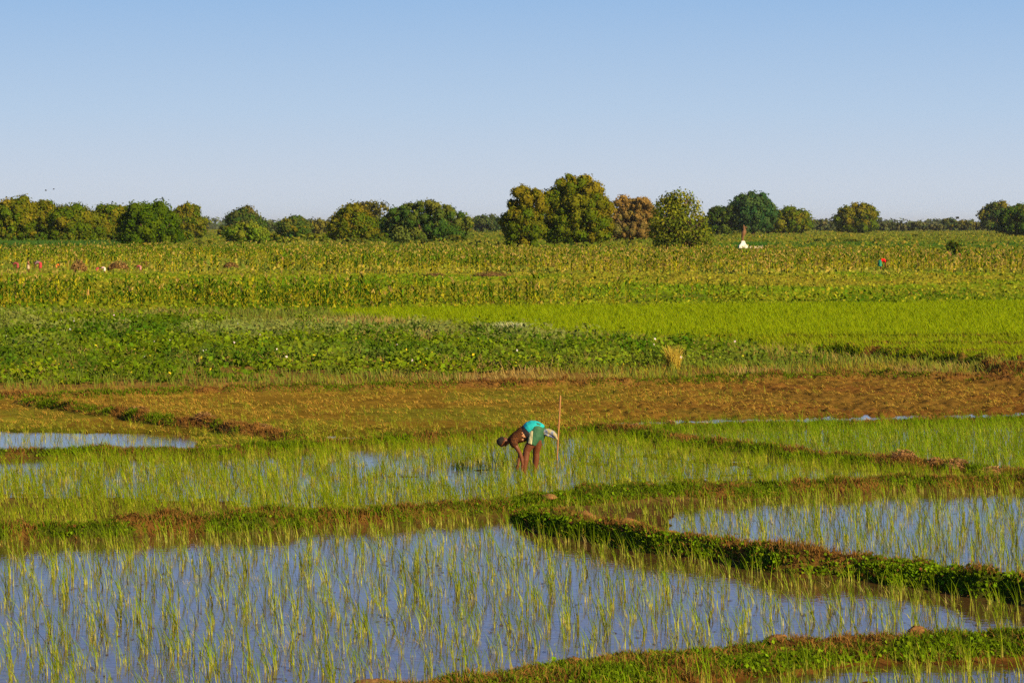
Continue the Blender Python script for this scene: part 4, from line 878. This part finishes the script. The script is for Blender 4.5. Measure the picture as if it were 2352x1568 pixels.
def shortsmat():
    m, nt, b = mat('green_shorts_cloth'); L = nt.links.new; tc = N(nt, 'ShaderNodeTexCoord'); sx = N(nt, 'ShaderNodeSeparateXYZ'); L(tc.outputs['Object'], sx.inputs[0])
    def M_(op, a, bb):
        n = N(nt, 'ShaderNodeMath', operation=op)
        for i, q_ in enumerate((a, bb)):
            if q_ is None: continue
            if isinstance(q_, (int, float)): n.inputs[i].default_value = q_
            else: L(q_, n.inputs[i])
        return n.outputs[0]
    xx = M_('SUBTRACT', sx.outputs['X'], M_('MULTIPLY', M_('SUBTRACT', sx.outputs['Z'], .588), .10))
    t = M_('DIVIDE', M_('SUBTRACT', xx, .078), .024)
    ins = M_('MULTIPLY', M_('GREATER_THAN', t, 0), M_('LESS_THAN', t, 3)); fr_ = M_('LESS_THAN', M_('FRACT', t, None), .70)
    f = M_('MULTIPLY', M_('MULTIPLY', ins, fr_), M_('MULTIPLY', M_('LESS_THAN', sx.outputs['Y'], .1), M_('LESS_THAN', sx.outputs['Z'], .83)))
    nz = N(nt, 'ShaderNodeTexNoise', i_Scale=10.0); L(tc.outputs['Object'], nz.inputs[0])
    g = N(nt, 'ShaderNodeMixRGB', i_1=(.012, .075, .035, 1), i_2=(.03, .125, .055, 1)); L(nz.outputs[0], g.inputs[0])
    mx = N(nt, 'ShaderNodeMixRGB', i_2=(.75, .66, .36, 1)); L(f, mx.inputs[0]); L(g.outputs[0], mx.inputs[1]); L(mx.outputs[0], b.inputs['Base Color']); b.inputs['Roughness'].default_value = .75
    bp = N(nt, 'ShaderNodeBump', i_Strength=.6, i_Distance=.03); L(nz.outputs[0], bp.inputs['Height']); L(bp.outputs[0], b.inputs['Normal'])
    return m
solid([([U(975,600,.12), U(955,650,.08), U(925,760,.055), U(895,830,.04), U(872,890,.035)], [(.11,.12),(.145,.13),(.138,.125),(.112,.115),(.094,.108)]), ([U(985,610,.2), U(1005,660,.24), U(1010,760,.28), U(1005,815,.29), U(998,862,.30)], [(.11,.12),(.12,.12),(.105,.11),(.088,.10),(.075,.095)]),
       ([U(850,690,Y0), U(930,670,Y0), U(1010,660,Y0), U(1060,665,Y0)], [(.125,.16),(.15,.17),(.13,.165),(.06,.10)])], .010, 'shorts', shortsmat(), per, 2)
solid([([U(815,672,Y0), U(850,640,Y0), U(900,618,Y0), U(950,608,Y0), U(1000,602,Y0), U(1050,604,Y0), U(1085,602,Y0)], [(.125,.172),(.136,.185),(.132,.188),(.115,.18),(.085,.165),(.05,.13),(.012,.04)])], .009, 'waist_cloth', cloth('turquoise_cloth', (.015, .42, .46), .35, 14), per, 2)
def raggedmat():
    m, nt, b = mat('faded_patterned_cloth'); L = nt.links.new; tc = N(nt, 'ShaderNodeTexCoord'); w = N(nt, 'ShaderNodeTexNoise', i_Scale=14.0, i_Detail=3.0); L(tc.outputs['Object'], w.inputs[0])
    r = N(nt, 'ShaderNodeValToRGB'); e = r.color_ramp.elements; e[0].position = .35; e[0].color = (.05, .07, .22, 1); e[1].position = .65; e[1].color = (.36, .31, .18, 1)
    k = e.new(.48); k.color = (.24, .27, .36, 1); k = e.new(.56); k.color = (.30, .26, .10, 1); L(w.outputs[0], r.inputs[0]); L(r.outputs[0], b.inputs['Base Color']); b.inputs['Roughness'].default_value = .8
    return m
solid([([U(1060,690,.2), U(1110,680,.2), U(1160,690,.2), U(1215,715,.2), U(1255,755,.2), U(1288,818,.2)], [(.035,.04),(.05,.05),(.055,.06),(.05,.055),(.042,.05),(.012,.02)]),
       ([U(1080,720,.2), U(1130,745,.18), U(1180,760,.2), U(1240,790,.2)], [(.03,.03),(.026,.03),(.022,.03),(.01,.02)]), ([U(1090,660,.22), U(1150,655,.22), U(1230,690,.22), U(1262,720,.22)], [(.02,.03),(.022,.03),(.02,.03),(.01,.02)])], .008, 'hanging_cloth', raggedmat(), per, 1)
# pole
sx_, sy_ = world(1279.5, 1072); sx_, sy_ = float(sx_), float(sy_); pole = empty('wooden_pole', (sx_, sy_, 0)); tag(pole, 'straight wooden pole with a dark lower end stuck upright in the paddy behind the farmer', 'pole')
V, Q, _ = tube_np([(0, 0, .12), (.012, 0, .4), (.026, 0, .7), (.045, 0, 1.0), (.062, 0, 1.37), (.062, 0, 1.392)], [.011, .015, .017, .018, .018, .010], 10); link('shaft', npmesh('shaft', V, Q, None, True), plain('pale_wood', (.34, .16, .055), .7, .25, 12, .4), pole)
V, Q, _ = tube_np([(-.012, 0, -.15), (-.006, 0, 0), (0, 0, .13)], [(.004,.015), (.012,.015), (.016,.016)], 10); link('blade_end', npmesh('blade_end', V, Q, None, True), plain('muddy_iron', (.10, .075, .06), .6), pole)

# small field workers
def worker(px, base, hpx, pose, label, top, low, name='person', face=1, hat=None):
    x, y = world(px, base); x, y = float(x), float(y); k = hpx / sc(base)
    r = empty(name, (x, y, float(height(np.array([x]), np.array([y]))[0])), 0); tag(r, label, 'person'); f = face
    if pose == 'stand':
        k /= 1.65; A = lambda a, b, c: (a * k * f, b * k, c * k)
        T = [([A(0,0,.82), A(0,0,1.05), A(0,0,1.28), A(0,0,1.4)], [(.12*k,.15*k),(.11*k,.14*k),(.12*k,.18*k),(.06*k,.08*k)]), ([A(0,0,1.38), A(0,0,1.5)], [.05*k,.05*k])]
        sh, el, ha = (0, .18, 1.32), (.1, .22, 1.06), (.28, .15, .9); hd = A(.01, 0, 1.56); hip = (0, .08, .88); kn = (.04, .09, .48); an = (0, .09, .04)
        tp = [([A(0,0,.86), A(0,0,1.05), A(0,0,1.28), A(0,0,1.39)], [(.14*k,.17*k),(.13*k,.16*k),(.14*k,.2*k),(.08*k,.11*k)])]; lw = [([A(0,0,.98), A(0,0,.8), A(0,0,.45)], [(.15*k,.17*k),(.17*k,.19*k),(.19*k,.2*k)])]
    else:
        k /= 1.15; A = lambda a, b, c: (a * k * f, b * k, c * k)
        T = [([A(-.02,0,.85), A(.12,0,.96), A(.3,0,.98), A(.44,0,.92)], [(.14*k,.15*k),(.12*k,.14*k),(.13*k,.17*k),(.07*k,.08*k)]), ([A(.42,0,.93), A(.52,0,.92)], [.055*k,.055*k])]
        sh, el, ha = (.38, .17, .92), (.46, .2, .66), (.5, .15, .42); hd = A(.58, 0, .93); hip = (-.04, .08, .85); kn = (.05, .1, .46); an = (-.02, .1, .04)
        tp = [([A(.06,0,.93), A(.18,0,.97), A(.3,0,.98), A(.43,0,.93)], [(.15*k,.17*k),(.145*k,.17*k),(.15*k,.19*k),(.09*k,.11*k)])]; lw = [([A(.08,0,.95), A(-.04,0,.86), A(-.04,0,.66), A(-.02,0,.42)], [(.13*k,.16*k),(.17*k,.18*k),(.16*k,.18*k),(.17*k,.19*k)])]
    P_ = list(T); P_.append(ball(hd, (.085*k,.08*k,.11*k)))
    P_.append(([np.array(hd) + np.array([.075*k*f, 0, -.01*k]), np.array(hd) + np.array([.1*k*f, 0, -.025*k])], [.02*k, .012*k]))
    for s_ in (-1, 1):
        g = lambda p: A(p[0], p[1] * s_, p[2])
        P_.append(([g(sh), g(el)], [.05*k,.038*k])); P_.append(([g(el), g(ha)], [.037*k,.024*k])); P_.append(([g(ha), g((ha[0]+.02, ha[1], ha[2]-.1))], [(.03*k,.018*k),(.02*k,.012*k)]))
        P_.append(([g(hip), g(kn)], [.085*k,.058*k])); P_.append(([g(kn), g(an)], [.056*k,.034*k])); P_.append(([g(an), g((an[0]+.18, an[1], .0))], [.035*k,.025*k]))
        tp.append(([g(sh), g(((sh[0]+el[0])/2, (sh[1]+el[1])/2, (sh[2]+el[2])/2))], [.075*k,.06*k]))
    solid(P_, .022 * k, 'body', M_skin, r, 2)
    solid(tp, .025 * k, 'shirt', cloth('worker_top', top), r, 1)
    if low: solid(lw, .025 * k, 'wrap', cloth('worker_wrap', low), r, 1)
    h0 = np.array(hd)
    if hat: solid([([h0 + np.array([0, 0, .02*k]), h0 + np.array([0, 0, .06*k]), h0 + np.array([0, 0, .14*k])], [(.17*k,.17*k),(.11*k,.11*k),(.07*k,.07*k)])], .02 * k, 'hat', cloth('straw_hat', hat), r, 1)
    else: solid([ball(h0 + np.array([-.015*k*f, 0, .03*k]), (.09*k,.088*k,.1*k))], .02 * k, 'hair', M_hair, r, 1)
worker(2022, 627, 30, 'bend', 'worker in a bright red shirt and green wrap stooping at the edge of the maize', (.75,.006,.006), (.02,.22,.14))
worker(2096, 618, 24, 'stand', 'worker in an orange top half hidden in the maize right of the red shirt', (.60,.15,.02), (.4,.18,.05))
worker(2123, 608, 24, 'stand', 'worker in a pale yellow hat and blue top among the maize', (.30,.36,.42), (.2,.25,.3), hat=(.62,.5,.10))
worker(2149, 598, 22, 'stand', 'distant worker in a faded pink top in the maize between yellow hat and bush', (.45,.24,.18), (.2,.15,.1))
worker(2184, 600, 24, 'stand', 'worker in a greyish mauve top standing below the dark bush', (.30,.20,.24), (.25,.06,.05))
worker(2198, 603, 20, 'bend', 'worker in dark red bending beside the mauve top', (.28,.05,.05), (.25,.15,.1))
worker(2286, 607, 20, 'bend', 'dark-clothed worker stooping in the maize near the right edge', (.05,.035,.03), (.08,.06,.04), face=-1)
worker(1749, 548, 8, 'stand', 'tiny far person in white near the trees right of the statue', (.75,.7,.68), (.45,.15,.06))
worker(40, 626, 22, 'bend', 'leftmost worker bending in dark red clothes', (.22,.05,.045), (.30,.06,.06), face=-1)
worker(65, 630, 30, 'stand', 'bare-armed worker standing upright among the left group in the field', (.30,.14,.09), (.50,.36,.25))
worker(92, 630, 27, 'bend', 'worker bending to the left in a mauve top with a bright red wrap', (.22,.13,.16), (.40,.04,.05), face=-1)
worker(130, 624, 15, 'bend', 'low crouching worker in orange in the left field', (.65,.17,.02), (.5,.2,.05))
worker(222, 630, 12, 'bend', 'small crouching worker in bright pink left of the pale one', (.60,.04,.10), (.3,.05,.1))
worker(240, 632, 16, 'bend', 'crouching worker with a pale pink top and white cloth', (.55,.36,.38), (.7,.66,.6), face=-1)
worker(322, 630, 18, 'bend', 'crouching worker in a dark red top in front of the narrow mound', (.30,.06,.06), (.45,.2,.2), face=-1)
# birds
def bird(px, py, dist, label):
    a = (px - 1176) / F0; b = (784 - py) / F0; x = a * dist; z = CH + dist * (b * math.cos(TH) - math.sin(TH)); 
    r = empty('bird', (x, dist, z)); tag(r, label, 'bird', 'birds over the left trees')
    V, Q, _ = tube_np([(-.22, 0, 0), (-.12, 0, .01), (0, 0, .02), (.12, 0, .03), (.18, 0, .03), (.23, 0, .02)], [.02, .06, .08, .06, .045, .006], 8); link('body', npmesh('body', V, Q, None, True), M_hair, r)
    for s_ in (-1, 1):
        V = np.array([(-.08, 0, .04), (.1, 0, .04), (-.06, s_ * .3, .16), (.08, s_ * .3, .18), (-.1, s_ * .62, .12), (-.04, s_ * .62, .13)]); V = np.concatenate([V, V + [0, 0, .012]])
        Q = np.array([[0,1,3,2],[2,3,5,4],[6,8,9,7],[8,10,11,9],[0,2,8,6],[2,4,10,8],[1,7,9,3],[3,9,11,5],[4,5,11,10],[0,6,7,1]]); link('wing', npmesh('wing', V, Q), M_hair, r)
bird(107, 438, 500, 'lower dark bird over the left trees'); bird(125, 435, 560, 'higher and smaller dark bird over the left trees')

# ------------------------------------------------------------------ sun and sky
AZ, EL = math.radians(46), math.radians(25)
sd = bpy.data.lights.new('sun', 'SUN'); sun = bpy.data.objects.new('sun', sd); C.objects.link(sun)
sd.energy = 5.0; sd.angle = math.radians(.6); sd.color = (1, .78, .43)
dv = Vector((math.sin(AZ) * math.cos(EL), -math.cos(AZ) * math.cos(EL), math.sin(EL)))
sun.rotation_euler = dv.to_track_quat('Z', 'Y').to_euler(); sun.location = dv * 50
W = bpy.data.worlds.new('World'); S.world = W; W.use_nodes = True; nt = W.node_tree; L = nt.links.new; bg = nt.nodes['Background']
sky = N(nt, 'ShaderNodeTexSky', sky_type='NISHITA', sun_disc=False, sun_elevation=EL, sun_rotation=math.radians(180) - AZ)
sky.dust_density = 1.0; sky.ozone_density = 2.0
tc = N(nt, 'ShaderNodeTexCoord'); sp = N(nt, 'ShaderNodeSeparateXYZ'); L(tc.outputs['Generated'], sp.inputs[0])
rp = N(nt, 'ShaderNodeValToRGB'); L(sp.outputs['Z'], rp.inputs[0]); e = rp.color_ramp.elements
def lin(r, g, b): return tuple(((c / 255) / 12.92 if c / 255 < .04045 else ((c / 255 + .055) / 1.055) ** 2.4) for c in (r, g, b)) + (1,)
e[0].position = 0; e[0].color = lin(207, 217, 230); e[1].position = 1; e[1].color = lin(34, 66, 128)
for p, c in ((.015, (203,215,231)), (.043, (183,207,234)), (.086, (152,189,231)), (.14, (130,170,228)), (.28, (72,112,180))):
    k = e.new(p); k.color = lin(*c)
mul = N(nt, 'ShaderNodeVectorMath', operation='SCALE'); L(sky.outputs[0], mul.inputs[0]); mul.inputs['Scale'].default_value = .075
mx = N(nt, 'ShaderNodeMixRGB', i_0=.94); L(mul.outputs[0], mx.inputs[1]); L(rp.outputs[0], mx.inputs[2]); L(mx.outputs[0], bg.inputs[0]); bg.inputs[1].default_value = .607
S.render.engine = 'CYCLES'; S.view_settings.view_transform = 'Standard'; S.view_settings.look = 'None'; S.view_settings.exposure = 0.72; S.view_settings.gamma = 1
S.cycles.use_denoising = False; S.cycles.max_bounces = 6; S.cycles.transparent_max_bounces = 8
hv = bpy.data.materials.new('haze'); hv.use_nodes = True; hn = hv.node_tree; hn.nodes.remove(hn.nodes['Principled BSDF'])
pv = hn.nodes.new('ShaderNodeVolumePrincipled'); pv.inputs['Color'].default_value = (.92, .95, 1, 1); pv.inputs['Density'].default_value = .00003; pv.inputs['Anisotropy'].default_value = .2
hn.links.new(pv.outputs[0], hn.nodes['Material Output'].inputs['Volume'])
tag(link('haze', boxes([(0, 9990, 20, 60000, 20300, 56, 1)], .001), hv), 'thin pale haze over the plain', 'haze', kind='stuff')
print('objects', len(bpy.data.objects), 'faces', sum(len(m.polygons) for m in bpy.data.meshes))
